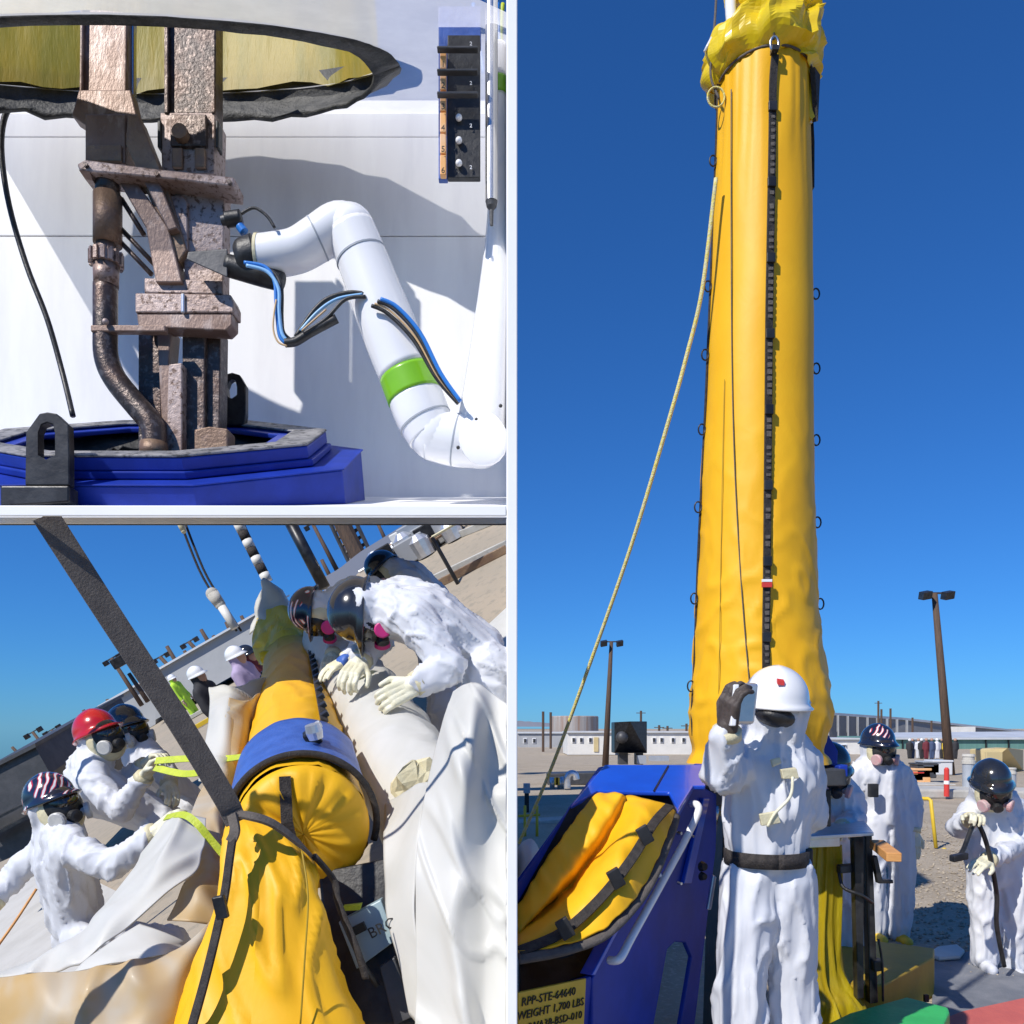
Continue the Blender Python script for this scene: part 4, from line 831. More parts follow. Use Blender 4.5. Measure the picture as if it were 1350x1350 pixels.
def trailer(x0,x1,label,wins,d,y0=966,y1=993,door=None,m='trailer_white'):
    t=thing('white_trailer',label,'trailer',P((x0+x1)/2,y1,d)); bbox('body',x0,x1,y0,y1+3,d,8,m,t); bbox('roof_edge',x0-1,x1+1,y0-2,y0,d-.3,8.6,'roof_pale',t)
    for a in wins: wf=bbox('window',a,a+4.6,y0+6,y0+13,d-.12,.2,'robot_white',t); bbox('pane',a+.7,a+3.9,y0+7,y0+12,d-.2,.07,'glass_dark',wf)
    if door: bbox('door',door,door+6,y0+6,y1-1,d-.12,.2,'cabinet_cream',t)
    return t
trailer(748,811,'white site trailer with three windows and a cream door behind the rope',(754,764,776),DG,966,992,783); trailer(852,914,'white site trailer with four windows next to the tall yellow sleeve',(860,870,885,899),DG+4,966,994)
trailer(683,745,'grey blue site building at the foot of the distant hills',(690,702),DG+40,967,986,None,'grey_wall')
ct=thing('storage_tank','rust streaked round storage tank behind the white trailer','tank',P(757,968,150)); MB().lathe([(4.35,0),(4.35,4.2),(4.2,4.35)],P(757,976,150),(0,0,1),40).build('shell','tank_metal',ct,smooth=False)
cbx=thing('black_cabinet','large black equipment cabinet on a stand beside the light pole','cabinet',P(832,1008,38)); MB().prism([P(810,952,38),P(831,951,37),P(853,951,38.4),P(853,993,38.4),P(831,993,37),P(810,993,38)],(0,1.2,0)).build('housing','black_steel',cbx,bevel=.03); bbox('stand',816,828,993,1008,38,.5,'dark_grey',cbx); bbox('stand',838,848,993,1008,38.4,.5,'dark_grey',cbx); MB().ball(P(820,972,37.5),.28).build('fan_outlet','dark_grey',cbx,smooth=True); bbox('grey_panel',840,852,996,1007,37.5,.3,'pvc_grey',cbx)
tag(bbox('equipment_crate',858,882,997,1006,60,1,'pvc_grey'),'low grey crate on the gravel in front of the white trailer','crate')
gwh=thing('green_warehouse','long green metal warehouse with pale roof beyond the gravel yard','warehouse',P(1260,996,125))
bbox('wall',1172,1420,972,998,125,20,'green_wall',gwh); MB().prism([P(1170,975,124.5),P(1425,975,124.5),P(1425,966,140),P(1180,968,140)],(0,0,.3)).build('roof','roof_pale',gwh)
for x in (1190,1216,1262,1300,1330): bbox('wall_rib',x,x+.8,975,997,124.7,.3,'black_steel',gwh)
bbox('roller_door',1206,1222,976,997,124.8,.2,'trailer_white',gwh)
gb_=thing('grey_hall','huge grey ribbed industrial hall on the skyline','hall',P(1220,985,220))
MB().prism([P(1086,941,220),P(1190,948,250),P(1420,972,330),P(1420,998,330),P(1190,998,250),P(1086,998,220)],(0,12,0)).build('wall','slat_grey',gb_); MB().prism([P(1086,938.5,219),P(1190,946,249),P(1420,971,329),P(1420,973,329),P(1190,949,249),P(1086,942,219)],(0,14,0)).build('roof_edge','roof_pale',gb_)
for i in range(9): x=1092+i*13; y=941+i*.9; bbox('pilaster',x,x+1.2,y+1,998,217+i*3.0,1,'grey_wall',gb_)
tag(MB().prism([P(1264,958,210),P(1286,958,210),P(1286,968,210),P(1264,968,210)],(0,5,0)).build('roof_unit','trailer_white'),'pale roof house showing above the green warehouse','building')
wh2=trailer(1092,1136,'small white shed right of the yellow sleeve behind the parked cars',(1112,),100,975,995)
for i,(x,y,d,m) in enumerate(((1108,999.5,80,'car_white'),(1099,997.5,90,'cloth_dark'))):
    c=thing('parked_car',['white parked car in front of the small white shed','dark parked car in front of the small white shed'][i],'car',P(x,y,d)); k=d/F; b=P(x,y,d)
    MB().prism([b+V((a,0,z)) for a,z in ((-.9,.3),(.9,.3),(.9,.8),(.62,.9),(.45,1.35),(-.5,1.35),(-.75,.9),(-.9,.85))],(0,3.2,0)).build('body',m,c,bevel=.08); MB().obox(b+V((0,-.02,1.1)),(.42,0,0),(0,.03,0),(0,0,.16)).build('windscreen','glass_dark',c)
    for s in (-.7,.7): MB().lathe([(.3,0),(.3,.2)],b+V((s,.3,.3)),(1,0,0),14).build('wheel','black_rubber',c)
# far onlookers
cols=['cloth_dark','cloth_blue','suit','cloth_dark','cloth_maroon','cloth_blue','suit','cloth_dark','yellow_paint','cloth_lilac']
lab10=['white','navy','grey']
for i in range(11):
    x=1198+i*6.1+random.uniform(-1.4,1.4); d=75+random.uniform(-2,2); a=P(x,0,d); a.z=gz(d); m=cols[i%10]
    o=thing('onlooker','small standing onlooker in the row before the green warehouse','person',a,'row of onlookers before the warehouse'); mb=MB(); mb.cap(a+V((-.1,0,.1)),.1,a+V((-.1,0,.85)),.14); mb.cap(a+V((.1,0,.1)),.1,a+V((.1,0,.85)),.14); mb.cap(a+V((0,0,.9)),.2,a+V((0,0,1.4)),.21); mb.cap(a+V((-.26,0,1.4)),.08,a+V((-.3,0,.9)),.07); mb.cap(a+V((.26,0,1.4)),.08,a+V((.3,0,.9)),.07)
    fused('body',mb,.06,m,o,2); MB().ball(a+V((0,0,1.72)),.14,10,8).build('head','skin' if i%3 else 'helmet_white',o,smooth=True)
# nearer yard furniture
cb=thing('concrete_kerb','low pale concrete curb crossing the gravel by the red post','kerb',P(1270,1055,18)); MB().prism([P(1190,1040,19),P(1420,1044,19.5),P(1420,1056,19.5),P(1190,1053,19)],(0,1.4,0)).build('beam','concrete',cb,bevel=.05)
tag(MB().prism([P(1205,1034,24),P(1262,1034,24),P(1262,1040,24),P(1205,1040,24)],(0,2,0)).build('concrete_pad','concrete',bevel=.04),'flat concrete pad around the foot of the brown light pole','pad')
yf=thing('yellow_barrier','thin yellow pipe barrier frame standing on the gravel','barrier',P(1230,1120,11.2)); MB().tube([P(1180,1052,11.6),P(1224,1053,11.3),P(1227,1055,11.25),P(1234,1118,11.2)],.026,8).build('frame','yellow_paint',yf,smooth=True); MB().tube([P(1226,1121,11.6),P(1246,1120,11.2)],.024,8).build('foot','yellow_paint',yf,smooth=True)
rpst=thing('delineator_post','red plastic marker post with white band on the concrete curb','post',P(1248,1049,19)); MB().lathe([(.06,0),(.055,.62),(.03,.66)],P(1248,1050,19),(0,0,1),12).build('stem','red_plastic',rpst); MB().lathe([(.063,.28),(.06,.36)],P(1248,1050,19),(0,0,1),12).build('band','robot_white',rpst)
for i,(x,y0,y1,d,r) in enumerate(((1277,1046,994,20.5,.14),(1333,1046,1012,22,.12))):
    c=thing('riser_pipe',['thick grey riser pipe with flanged cap behind the black helmet worker','short grey riser pipe right of the black helmet worker'][i],'pipe',P(x,y0,d)); h=(y0-y1)*d/F; MB().lathe([(r,0),(r,h*.75)],P(x,y0,d),(0,0,1),18).build('barrel','pvc_grey',c); MB().lathe([(r*1.15,h*.75),(r*1.15,h*.83),(r*.95,h*.84),(r*.95,h*.93),(r*1.1,h*.94),(r*1.0,h)],P(x,y0,d),(0,0,1),18).build('cap','concrete',c)
cc=thing('cream_cabinet','cream electrical cabinet behind the worker in the black helmet','cabinet',P(1320,1018,33)); MB().prism([P(1293,988,33),P(1329,986,32),P(1349,988,34),P(1349,1016,34),P(1329,1018,32),P(1293,1016,33)],(0,.8,0)).build('housing','cabinet_cream',cc,bevel=.03); bbox('door',1300,1322,991,1012,32.2,.1,'cabinet_cream',cc,.02)
for i,(x,y,s,m) in enumerate(((1212,1036,.35,'orange_label'),(1210,1030,.18,'red_plastic'),(1243,1022,.3,'car_white'),(1228,1020,.25,'pvc_grey'),(1222,1026,.3,'dark_grey'))):
    d=25; b=P(x,y,d); o=thing('site_crate',['orange plastic crate by the concrete pad','small red canister by the concrete pad','white drum lid crate by the brown pole foot','grey crate by the brown pole foot','dark crate on the concrete pad'][i],'crate',b); MB().box(b.x-s,b.x+s,d,d+.5,b.z,b.z+s*1.3).build('body',m,o,bevel=.03); MB().box(b.x-s*1.05,b.x+s*1.05,d-.03,d+.53,b.z+s*1.3,b.z+s*1.5).build('lid',m,o,bevel=.02)
# left strip behind the cradle
yl=thing('yellow_rail','thin yellow pipe rail on the gravel behind the blue cradle','rail',P(700,1110,12.5))
for x in (692,708): MB().tube([P(x,1110,12.5),P(x,1062,12.5)],.022,8).build('post','yellow_paint',yl,smooth=True)
MB().tube([P(683,1076,12.5),P(712,1074,12.5)],.02,8).build('rail','yellow_paint',yl,smooth=True)
tag(MB().prism([P(683,1084,14.2),P(770,1078,14.2),P(770,1086,14.2),P(683,1100,14.2)],(0,.5,0)).build('timber_curb','concrete',bevel=.02),'pale timber curb on the gravel left of the blue cradle','curb')
mf=thing('pipe_manifold','low grey pipe manifold with a curved vent on the gravel','pipework',P(745,1040,22))
MB().prism([P(722,1020,24),P(800,1018,24),P(800,1034,24),P(722,1036,24)],(0,1,0)).build('deck','dark_grey',mf,bevel=.03); MB().tube(smoothpath([P(748,1040,22),P(748,1026,22),P(752,1020,22),P(758,1021,22),P(760,1028,22)],5),.09,10).build('gooseneck','aluminium',mf,smooth=True)
for x in (728,738,742): MB().tube([P(x,1040,22.5),P(x,1022+(x%5),22.5)],.07,8).build('standpipe','aluminium',mf,smooth=True)
for x in (733,735.5): MB().obox(P(x,1030,22.3),(.05,0,0),(0,.05,0),(0,0,.1)).build('valve','yellow_paint',mf)
gp=thing('junction_post','grey junction box on a short dark post','post',P(694,1070,16)); bbox('box',690,699,1033,1046,16,.12,'pvc_grey',gp,.01); bbox('post',691.5,697.5,1046,1072,16.02,.08,'black_steel',gp,.005)
for i,(x,y0,y1,d,arm) in enumerate(((716,990,938,110,0),(726,975,939,120,0),(845,955,937,160,1),(869,966,956,150,1),(880,966,957,150,1),(905,966,954,140,1),(1158,960,924,200,1),(1162,952,935,180,0),(1174,952,934,170,0),(1203,960,946,200,0),(1228,960,950,190,0))):
    o=thing('utility_pole','thin distant utility pole standing on the skyline behind the level yard','pole',P(x,y0+8,d),'far utility poles behind the level yard'); MB().tube([P(x,y0+12,d),P(x,y1,d)],.10*d/100+.06,6).build('shaft','wood_pole',o)
    if arm: MB().obox(P(x,y1+3,d),(.9,0,0),(0,.06,0),(0,0,.07)).build('crossarm','wood_pole',o)
hl=MB(); rows=[]
for j in range(2): rows.append([P(x,(958 if j==0 else 951+ (x-690)*(x-690)*.0022+2*noise.noise(V((x*.1,0,0)))) ,2600) for x in range(676,760,4)])
hl.grid(rows+[[p+V((0,800,0)) for p in rows[1]]]); struct(hl.build('distant_hill','hill'))
wb=thing('white_bundle','white plastic wrapped bundle left of the blue cradle','bundle',P(695,1140,4.6)); MB().ell(P(694,1140,4.7),(.07,0,.02),(0,.3,0),(0,0,.14),16,10).noise(.03,(9,9,9)).build('wrap','white_film',wb,smooth=True)
# ---------------------------------------------------------------- sloping yard (lower left)
# yellow sleeve lying toward the camera
SA=P(400,1092,3.15); SE=P(388,872,7.6); AX=(SE-SA).normalized(); SR=(RB-AX*RB.dot(AX)).normalized(); SU=SR.cross(AX)
ls=thing('lying_sleeve','yellow vinyl sleeve lying on the sloping yard with a blue collar near its end','sleeve',SA-SU*.3)
def sl(t,a,off=0,rad=None):
    r=(rad if rad else lerp(.245,.255,t))+off; return SA.lerp(SE,t)+(SR*math.sin(a)+SU*math.cos(a))*r
rows=[]
NT=110
for j in range(NT+1):
    t=j/NT; row=[]
    for k in range(72):
        a=2*math.pi*k/72; q=V((math.sin(a)*2.4,math.cos(a)*2.4,t*9)); h=math.exp(-(noise.noise(q)/.15)**2)*.010+noise.noise(q*.6)*.008; row.append(sl(t,a,h))
    row.append(row[0].copy()); rows.append(row)
MB().grid(rows).build('sleeve_skin','yellow_vinyl',ls,smooth=True)
rows=[]
for j in range(11):                                           # puffed, gathered end facing the camera
    p=j/10; row=[]
    for k in range(72):
        a=2*math.pi*k/72; rr=.245*math.cos(p*math.pi/2)**.8+.002; rad=(1-2*abs(noise.noise(V((math.sin(a)*3.2,math.cos(a)*3.2,p*.7)))))*.022*math.sin(p*3)
        row.append(SA-AX*(.07*math.sin(p*math.pi/2)+rad)+(SR*math.sin(a)+SU*math.cos(a))*rr)
    row.append(row[0].copy()); rows.append(row)
MB().grid(rows).build('gathered_end','yellow_vinyl',ls,smooth=True)
def collar(t0,t1,a0,a1,off,m,name,th):
    rows=[[sl(t,a,off+.004*noise.noise(V((a*4,t*30,0)))) for a in [lerp(a0,a1,k/40) for k in range(41)]] for t in [lerp(t0,t1,i/10) for i in range(11)]]
    return MB().grid(rows).build(name,m,ls,smooth=True,solid=th)
cl=collar(.012,.15,-1.5,1.5,.028,'blue_fabric','blue_collar',.02)
MB().tube([sl(.010,a,.034) for a in [lerp(-1.6,2.4,k/50) for k in range(51)]],.014,8).build('collar_edge','black_web',ls,smooth=True)
MB().tube([sl(.152,a,.02) for a in [lerp(-1.5,1.5,k/50) for k in range(51)]],.007,8).build('collar_edge','black_web',ls,smooth=True)
MB().strip([sl(t,.95,.034) for t in (.16,.3,.45,.6,.75,.9,1)],.035,.012,[SR*math.sin(.95)+SU*math.cos(.95)]*7).build('webbing_strap','black_web',ls)
for i in range(16):
    t=.18+i*.05; MB().obox(sl(t,.95,.045),SR*.02,AX*.03,SU*.012).build('strap_loop','black_steel',ls,bevel=.004); MB().obox(sl(t,-1.25,.02),SR*.012,AX*.03,SU*.02).build('strap_loop','black_steel',ls,bevel=.004)
MB().strip([SA-AX*.05+SU*.22+SR*.06,SA-AX*.095+SU*.08-SR*.02,SA-AX*.10-SU*.08-SR*.08],.042,.008,-AX).build('end_strap','black_web',ls)
MB().obox(P(412,972,3.35),RB*.03,AX*.04,UB*.03).build('clamp_block','black_steel',ls,bevel=.006); MB().lathe([(.028,0),(.034,.03),(.03,.06)],P(417,974,3.28),(UB+RB*.3),16).build('clamp_knob','aluminium',ls); MB().lathe([(.016,0),(.016,.05)],P(408,962,3.3),RB,12).build('clamp_knob','aluminium',ls)
# hanging loose end of a second sleeve, tied with a grey lifting strap
lb=thing('draped_sleeve_end','wrinkled yellow vinyl sleeve end tied at the top with a grey lifting strap','sleeve',P(345,1350,2.75))
secs=[(1074,308,322,2.86),(1080,303,352,2.82),(1090,300,372,2.78),(1110,298,392,2.75),(1150,293,414,2.70),(1200,284,424,2.66),(1250,268,436,2.64),(1300,248,452,2.62),(1350,226,478,2.60),(1420,200,500,2.58)]
rows=[]; sub=5
ya=interp([s[0] for s in secs],sub); la=interp([s[1] for s in secs],sub); raa=interp([s[2] for s in secs],sub); da=interp([s[3] for s in secs],sub)
for y,l,r,dd in zip(ya,la,raa,da):
    row=[]
    for k in range(72):
        a=2*math.pi*k/72; w_=(r-l)/2*dd/F; c=P((l+r)/2,y,dd+.1); env=min(1,(y-1070)/60); q=V((math.sin(a)*2.3-y*.008,math.cos(a)*2.3,y*.008))
        h=(math.exp(-(noise.noise(q*.8)/.14)**2)*.020+noise.noise(q*.7+V((2,5,1)))*.022+math.exp(-(noise.noise(V((math.sin(a)*2,math.cos(a)*2,y*.03)))/.15)**2)*.012*max(0,1-(y-1080)/130))*env; row.append(c+V((math.sin(a)*(w_+h),-math.cos(a)*(w_*.62+h*1.1),0)))
    row.append(row[0].copy()); rows.append(row)
MB().grid(rows).build('vinyl','yellow_vinyl',lb,smooth=True)
MB().strip(smoothpath([P(310,1082,2.68),P(303,1130,2.64),P(296,1180,2.60),P(283,1240,2.57),P(268,1300,2.54),P(254,1350,2.52),P(240,1400,2.52)],5),13*2.6/F,.008,(-.5,-1,0)).build('edge_webbing','black_web',lb)
MB().obox(P(291,1196,2.56),V((.018,0,.004)),V((0,.012,0)),V((-.008,0,.035))).build('buckle','black_steel',lb,bevel=.005)
MB().tube(smoothpath([P(398,1122,2.66),P(406,1180,2.60),P(402,1260,2.56),P(396,1350,2.54)],5),.003,6).build('seam_cord','box_olive',lb,smooth=True)
MB().tube(smoothpath([P(414,1128,2.82),P(440,1160,2.86),P(446,1190,2.84),P(470,1250,2.8),P(482,1290,2.8)],5),.018,8,sq=.6).build('black_binding','black_web',lb,smooth=True)
gstrap=thing('lifting_strap','wide grey lifting strap running from the gantry beam to the yellow sleeve end','strap',P(315,1078,2.74))
MB().strip(smoothpath([P(60,680,2.40),P(150,820,2.50),P(235,950,2.60),P(295,1050,2.68),P(306,1072,2.70),P(312,1084,2.70)],6),[lerp(32,30,i/30)*2.5/F for i in range(31)],.012,(.5,-1,.2)).build('webbing','strap_grey',gstrap)
MB().strip(smoothpath([P(300,1072,2.72),P(330,1076,2.68),P(360,1086,2.70),P(392,1110,2.76),P(412,1130,2.84)],5),13*2.7/F,.010,(.2,-.7,1)).build('choker_loop','strap_grey',gstrap)
MB().strip(smoothpath([P(306,1074,2.68),P(310,1095,2.66),P(304,1110,2.66)],5),14*2.6/F,.010,(-.3,-1,0)).build('choker_tail','strap_grey',gstrap)
# film bag over the far end of the lying sleeve
fb2=thing('end_film_bag','yellow tinted plastic film bag with clear white peak tied to the far sleeve end','film bag',P(378,880,7.4))
rows=loft([[(336,880,7.5),(360,874,7.2),(392,868,7.2),(415,862,7.5)],[(330,856,7.6),(362,850,7.3),(392,846,7.3),(414,850,7.6)],[(326,840,7.7),(352,820,7.6),(380,815,7.6),(408,836,7.7)],[(338,815,7.8),(356,805,7.7),(374,803,7.7),(392,812,7.8)]],30,6)
mb=MB().grid(rows); mb.noise(.09,(4,4,4),5,True); mb.build('yellow_panel','yellow_film',fb2,smooth=False,solid=.01)
rows=loft([[(324,840,7.75),(350,822,7.7),(378,805,7.7),(394,815,7.75)],[(334,810,7.8),(350,800,7.75),(368,790,7.75),(382,795,7.8)],[(344,768,7.8),(348,764,7.8),(352,766,7.8),(356,770,7.8)]],24,6)
MB().grid(rows).noise(.06,(4,4,4),9,True).build('clear_peak','white_film',fb2,smooth=True,solid=.01)
crs=MB(); 
crs.tube(smoothpath([P(352,872,7.15),P(365,866,7.1),P(385,868,7.1),P(405,862,7.15),P(414,858,7.3)],6),.06,14).noise(.05,(9,9,9),3); crs.build('gathered_tie','yellow_film',fb2)
# white wrapped tube to the right
wt=thing('wrapped_tube','long white plastic wrapped tube lying beside the yellow sleeve','tube',P(500,1100,3.6))
pth=[(432,842,6.8),(454,880,5.9),(486,930,4.9),(516,985,4.25),(540,1035,3.85),(562,1080,3.6),(580,1120,3.45)]; rs=[.20,.21,.22,.225,.22,.21,.20]
mb=MB().tube(smoothpath([P(*p) for p in pth],10),interp(rs,10),48)
for v in mb.v:
    q=v*4; v+=V((.7,-.4,.7))*(math.exp(-(noise.noise(q+noise.noise_vector(q*.5))/.13)**2)*.018+noise.noise(q*.6)*.02)
mb.build('wrap','white_film',wt,smooth=True)
for i,pts in enumerate(([(471,945,4.55),(490,935,4.45),(512,926,4.6),(522,935,4.75)],[(463,922,4.75),(472,900,4.65),(482,890,4.7),(490,885,4.8)],[(465,922,4.72),(480,918,4.6),(496,905,4.7),(488,896,4.8)])):
    o=MB().strip(smoothpath([P(*p)-V((0,.03,-.03)) for p in pts],5),.035,.006,(0,-1,.6)).build('lime_band','strap_lime',wt)
tp=MB().ell(P(545,1030,3.45),(.10,0,.07),(0,.03,0),(-.03,0,.06),14,8).noise(.05,(14,14,14),2).build('tape_wad','cream',wt)
# right plastic sheet, standing up against the partition wall
rs_=thing('white_sheet_drape','large creased white plastic sheet hung against the partition wall','plastic sheet',P(610,1350,2.9))
rows=loft([[(598,912,3.35),(612,903,3.2),(630,901,3.12),(650,915,3.1),(671,930,3.05)],[(578,975,3.15),(596,960,3.02),(622,955,2.90),(645,970,3.0),(671,985,2.98)],[(563,1040,3.02),(580,1040,2.92),(610,1040,2.82),(640,1050,2.94),(671,1060,2.92)],[(552,1110,2.92),(575,1110,2.86),(605,1115,2.80),(640,1120,2.88),(671,1130,2.86)],[(549,1190,2.84),(575,1195,2.79),(605,1200,2.76),(640,1205,2.80),(671,1210,2.79)],[(549,1280,2.78),(580,1290,2.74),(610,1295,2.70),(640,1300,2.74),(671,1305,2.72)],[(549,1380,2.74),(580,1385,2.70),(610,1385,2.66),(640,1385,2.68),(671,1385,2.66)]],90,14)
mb=MB().grid(rows)
for v in mb.v:
    q=V((v.x*4+v.z*1.5,v.y*.5,v.z*1.5)); v.y-=math.exp(-(noise.noise(q)/.12)**2)*.03+math.exp(-(noise.noise(q*1.9+V((3,8,1)))/.07)**2)*.016+noise.noise(q*1.7)*.015; v.x=min(-.018,v.x)
mb.build('sheet','white_film',rs_,smooth=True,solid=.006)
fld=loft([[(566,1030,3.04),(540,1040,3.25),(510,1060,3.5)],[(552,1110,2.93),(530,1115,3.02),(505,1120,3.1)],[(549,1190,2.85),(530,1190,2.92),(507,1185,3.0)],[(549,1260,2.80),(536,1258,2.84),(520,1250,2.9)],[(549,1345,2.76),(546,1342,2.78),(542,1338,2.8)]],16,8)
MB().grid(fld).noise(.012,(5,5,5),4).build('sheet_fold','white_film',rs_,smooth=True,solid=.006)
# left plastic sheet: white outside, amber inside
lf=thing('left_sheet_drape','big draped plastic sheet, white on top and amber tinted below, beside the hanging sleeve end','plastic sheet',P(200,1350,3.0))
def drape(name,lines,m,amp,seed,nu=70,nv=14,fr=5):
    mb=MB().grid(loft(lines,nu,nv))
    for v in mb.v:
        q=V((v.x*fr+seed,v.y*2,v.z*fr)); n_=math.exp(-(noise.noise(q*.7+noise.noise_vector(q*.5)*.5)/.13)**2)+.6*noise.noise(q*.6); v.y-=n_*amp*.45; v.z+=n_*amp*.3
    return mb.build(name,m,lf,smooth=True,solid=.006)
drape('upper_sheet',[[(276,908,5.0),(300,905,5.0),(330,900,5.3),(352,896,5.6)],[(276,950,4.6),(300,935,4.5),(325,940,4.8),(342,935,5.2)],[(270,985,4.3),(295,985,4.2),(318,985,4.4),(332,985,4.8)],[(262,1030,4.0),(285,1035,3.9),(305,1040,4.0),(318,1045,4.3)]],'white_film',.07,1)
drape('amber_side',[[(302,920,4.6),(325,925,4.7),(345,915,5.1)],[(290,1000,4.15),(312,1000,4.2),(330,990,4.5)],[(262,1050,3.85),(290,1060,3.8),(312,1060,3.9)],[(245,1105,3.5),(275,1110,3.45),(300,1110,3.6)],[(252,1150,3.3),(272,1155,3.22),(298,1160,3.3)],[(222,1215,3.05),(250,1215,3.0),(285,1220,3.05)]],'amber_film',.05,3)
drape('white_fold',[[(272,1080,3.5),(245,1076,3.5),(226,1084,3.55),(210,1100,3.6)],[(265,1140,3.2),(220,1130,3.2),(180,1150,3.3),(150,1180,3.35)],[(215,1180,3.0),(170,1195,3.0),(130,1215,3.1),(100,1240,3.2)],[(110,1275,2.85),(80,1280,2.85),(50,1285,2.9),(-20,1290,2.95)]],'white_film',.05,5)
drape('lower_fold',[[(186,1220,2.94),(210,1228,2.9),(240,1240,2.9),(250,1248,2.95)],[(120,1262,2.82),(150,1258,2.8),(200,1250,2.8),(246,1252,2.86)],[(100,1282,2.78),(150,1272,2.76),(200,1262,2.78),(245,1258,2.84)]],'white_film',.03,7,30)
drape('amber_base',[[(-20,1296,2.9),(60,1284,2.78),(140,1275,2.76),(240,1250,2.82),(292,1200,2.95)],[(-20,1330,2.8),(60,1318,2.7),(140,1305,2.68),(230,1290,2.74),(270,1270,2.85)],[(-20,1400,2.7),(60,1400,2.62),(140,1400,2.6),(220,1400,2.66),(260,1400,2.8)]],'amber_film',.045,9)
# dark gear and grey label box between sleeve and tube
gb2=thing('dark_gear_box','dark equipment box with a grey lettered label plate beside the hanging sleeve end','equipment box',P(490,1340,3.2))
MB().hexa([P(440,1352,2.95),P(556,1352,2.95),P(556,1352,3.3),P(440,1352,3.3),P(420,1150,3.15),P(520,1130,3.15),P(520,1130,3.5),P(420,1150,3.5)]).build('housing','black_rubber',gb2,bevel=.01)
lp=MB().prism([P(446,1216,3.0),P(502,1186,3.0),P(522,1240,2.97),P(470,1278,2.96)],(0,.05,.0)).build('label_plate','label_grey',gb2,bevel=.004)
text('BRO',.055,P(489,1238,2.93),P(520,1218,2.93)-P(488,1234,2.93),(.4,0,1),'ink',lp); MB().obox(P(474,1224,2.955),V((.02,0,.01)),V((0,.01,0)),V((-.006,0,.014))).build('label_block','ink',lp)
MB().prism([P(500,1275,2.94),P(520,1262,2.94),P(546,1340,2.9),P(520,1352,2.9)],(0,.03,0)).build('grey_cover','dark_grey',gb2,bevel=.004); MB().tube([P(452,1212,2.92),P(480,1275,2.9),P(498,1300,2.9)],.011,8).build('hose','black_rubber',gb2,smooth=True); MB().prism([P(452,1195,2.99),P(476,1192,2.99),P(474,1200,2.99),P(452,1201,2.99)],(0,.03,0)).build('lime_marker','strap_lime',gb2)
# lime tie straps on the left
for i,pts in enumerate(([(205,1003,4.4),(250,1000,4.3),(300,1000,4.1),(338,994,3.6)],[(204,1012,4.4),(240,1020,4.3),(268,1018,4.2)],[(218,1078,3.72),(240,1074,3.42),(258,1084,3.36),(280,1110,3.36),(296,1128,3.36)])):
    o=MB().strip(smoothpath([P(*p) for p in pts],5),.038 if i<2 else .03,.005,(0,-1,.5)).build('tie_strap','strap_lime'); tag(o,['lime tie strap stretched from the red helmet worker to the blue collar','short slack lime tie strap end under the longer one','lime tie strap slung over the draped plastic sheet'][i],'strap')
# rigging far up
for i,(pts,lab) in enumerate((([(236,684,9),(262,750,9),(285,790,9),(312,832,9)],'thin black rigging line with a pale block, nearer the lifting strap'),([(312,684,9),(334,730,9),(352,765,9)],'black and white wrapped rigging line above the film bag peak'))):
    t=thing('rigging_line',lab,'rigging',P(*pts[-1]))
    for o in (0,6): MB().tube(smoothpath([P(x+o,y,d) for x,y,d in pts],4),.013,6).build('line','black_web',t,smooth=True)
    if i==0:
        MB().cap(P(280,783,8.95),.07,P(290,797,8.95),.06).build('block','concrete',t,smooth=True); MB().tube([P(292,800,8.9),P(310,828,8.9)],.045,8).build('pale_sleeve','trailer_white',t,smooth=True); MB().cap(P(236,686,8.9),.04,P(242,700,8.9),.03).build('shackle','cream',t,smooth=True)
    else:
        for j in range(7): MB().tube([P(314+5.6*j,690+11*j,8.95),P(319+5.6*j,700+11*j,8.95)],.055,8).build('wrap_band',['trailer_white','black_web'][j%2],t,smooth=True)
# people on the slope
def rel(J,**k): J.update(k); return J
def Bst(x,y,d,H,fw): return stand(P(x,y,d)-UB*(H-.14),UB,fw,H)
fr_=RB+FB*.25
d=4.2
J=Bst(60,1050,d,1.62,fr_); J=rel(J,head=P(70,1062,d),neck=P(76,1092,d),chest=P(88,1140,d),pel=P(104,1215,d+.1),sr=P(96,1122,d-.2),sl=P(62,1118,d+.15),er=P(150,1140,d-.28),wr=P(196,1104,d-.32),el=P(22,1150,d+.2),wl=P(-4,1184,d+.1),hr=P(112,1235,d),hl=P(100,1235,d+.2),nr=V((0,-.7,.7)))
person('worker bending over the plastic sheet in a flag patterned hard hat and respirator',J,D(-.42,-.9),(D(.88,.48)+V((0,-.45,0))).normalized(),'helmet_flag',up=UB,seed=11,gl=(.35,.95),pink='filter_grey',voxel=.013)
d=4.9
J=Bst(118,955,d,1.78,fr_); J=rel(J,head=P(130,972,d),neck=P(122,1000,d),chest=P(125,1045,d),sr=P(122,1024,d-.15),sl=P(108,1012,d+.2),er=P(158,1068,d-.25),wr=P(186,1030,d-.3),el=P(150,1040,d+.2),wl=P(186,1012,d+.1))
person('worker in a red hard hat and full face respirator pulling the lime tie strap',J,D(-.45,-.9),(D(.86,.5)+V((0,-.4,0))).normalized(),'helmet_red',up=UB,seed=13,gl=(.95,.95),pink='filter_grey')
d=5.5
J=Bst(165,950,d,1.72,fr_); J=rel(J,head=P(168,962,d),neck=P(178,986,d),chest=P(192,1015,d),sr=P(195,992,d-.1),sl=P(175,985,d+.2),er=P(216,1010,d-.2),wr=P(222,1030,d-.35))
person('worker in a dark hard hat stooping just beyond the red hard hat worker',J,D(-.35,-.93),(D(.8,.6)+V((0,-.5,0))).normalized(),'helmet_black',up=UB,seed=15,gl=(.35,.95),pink='filter_grey')
d=4.4
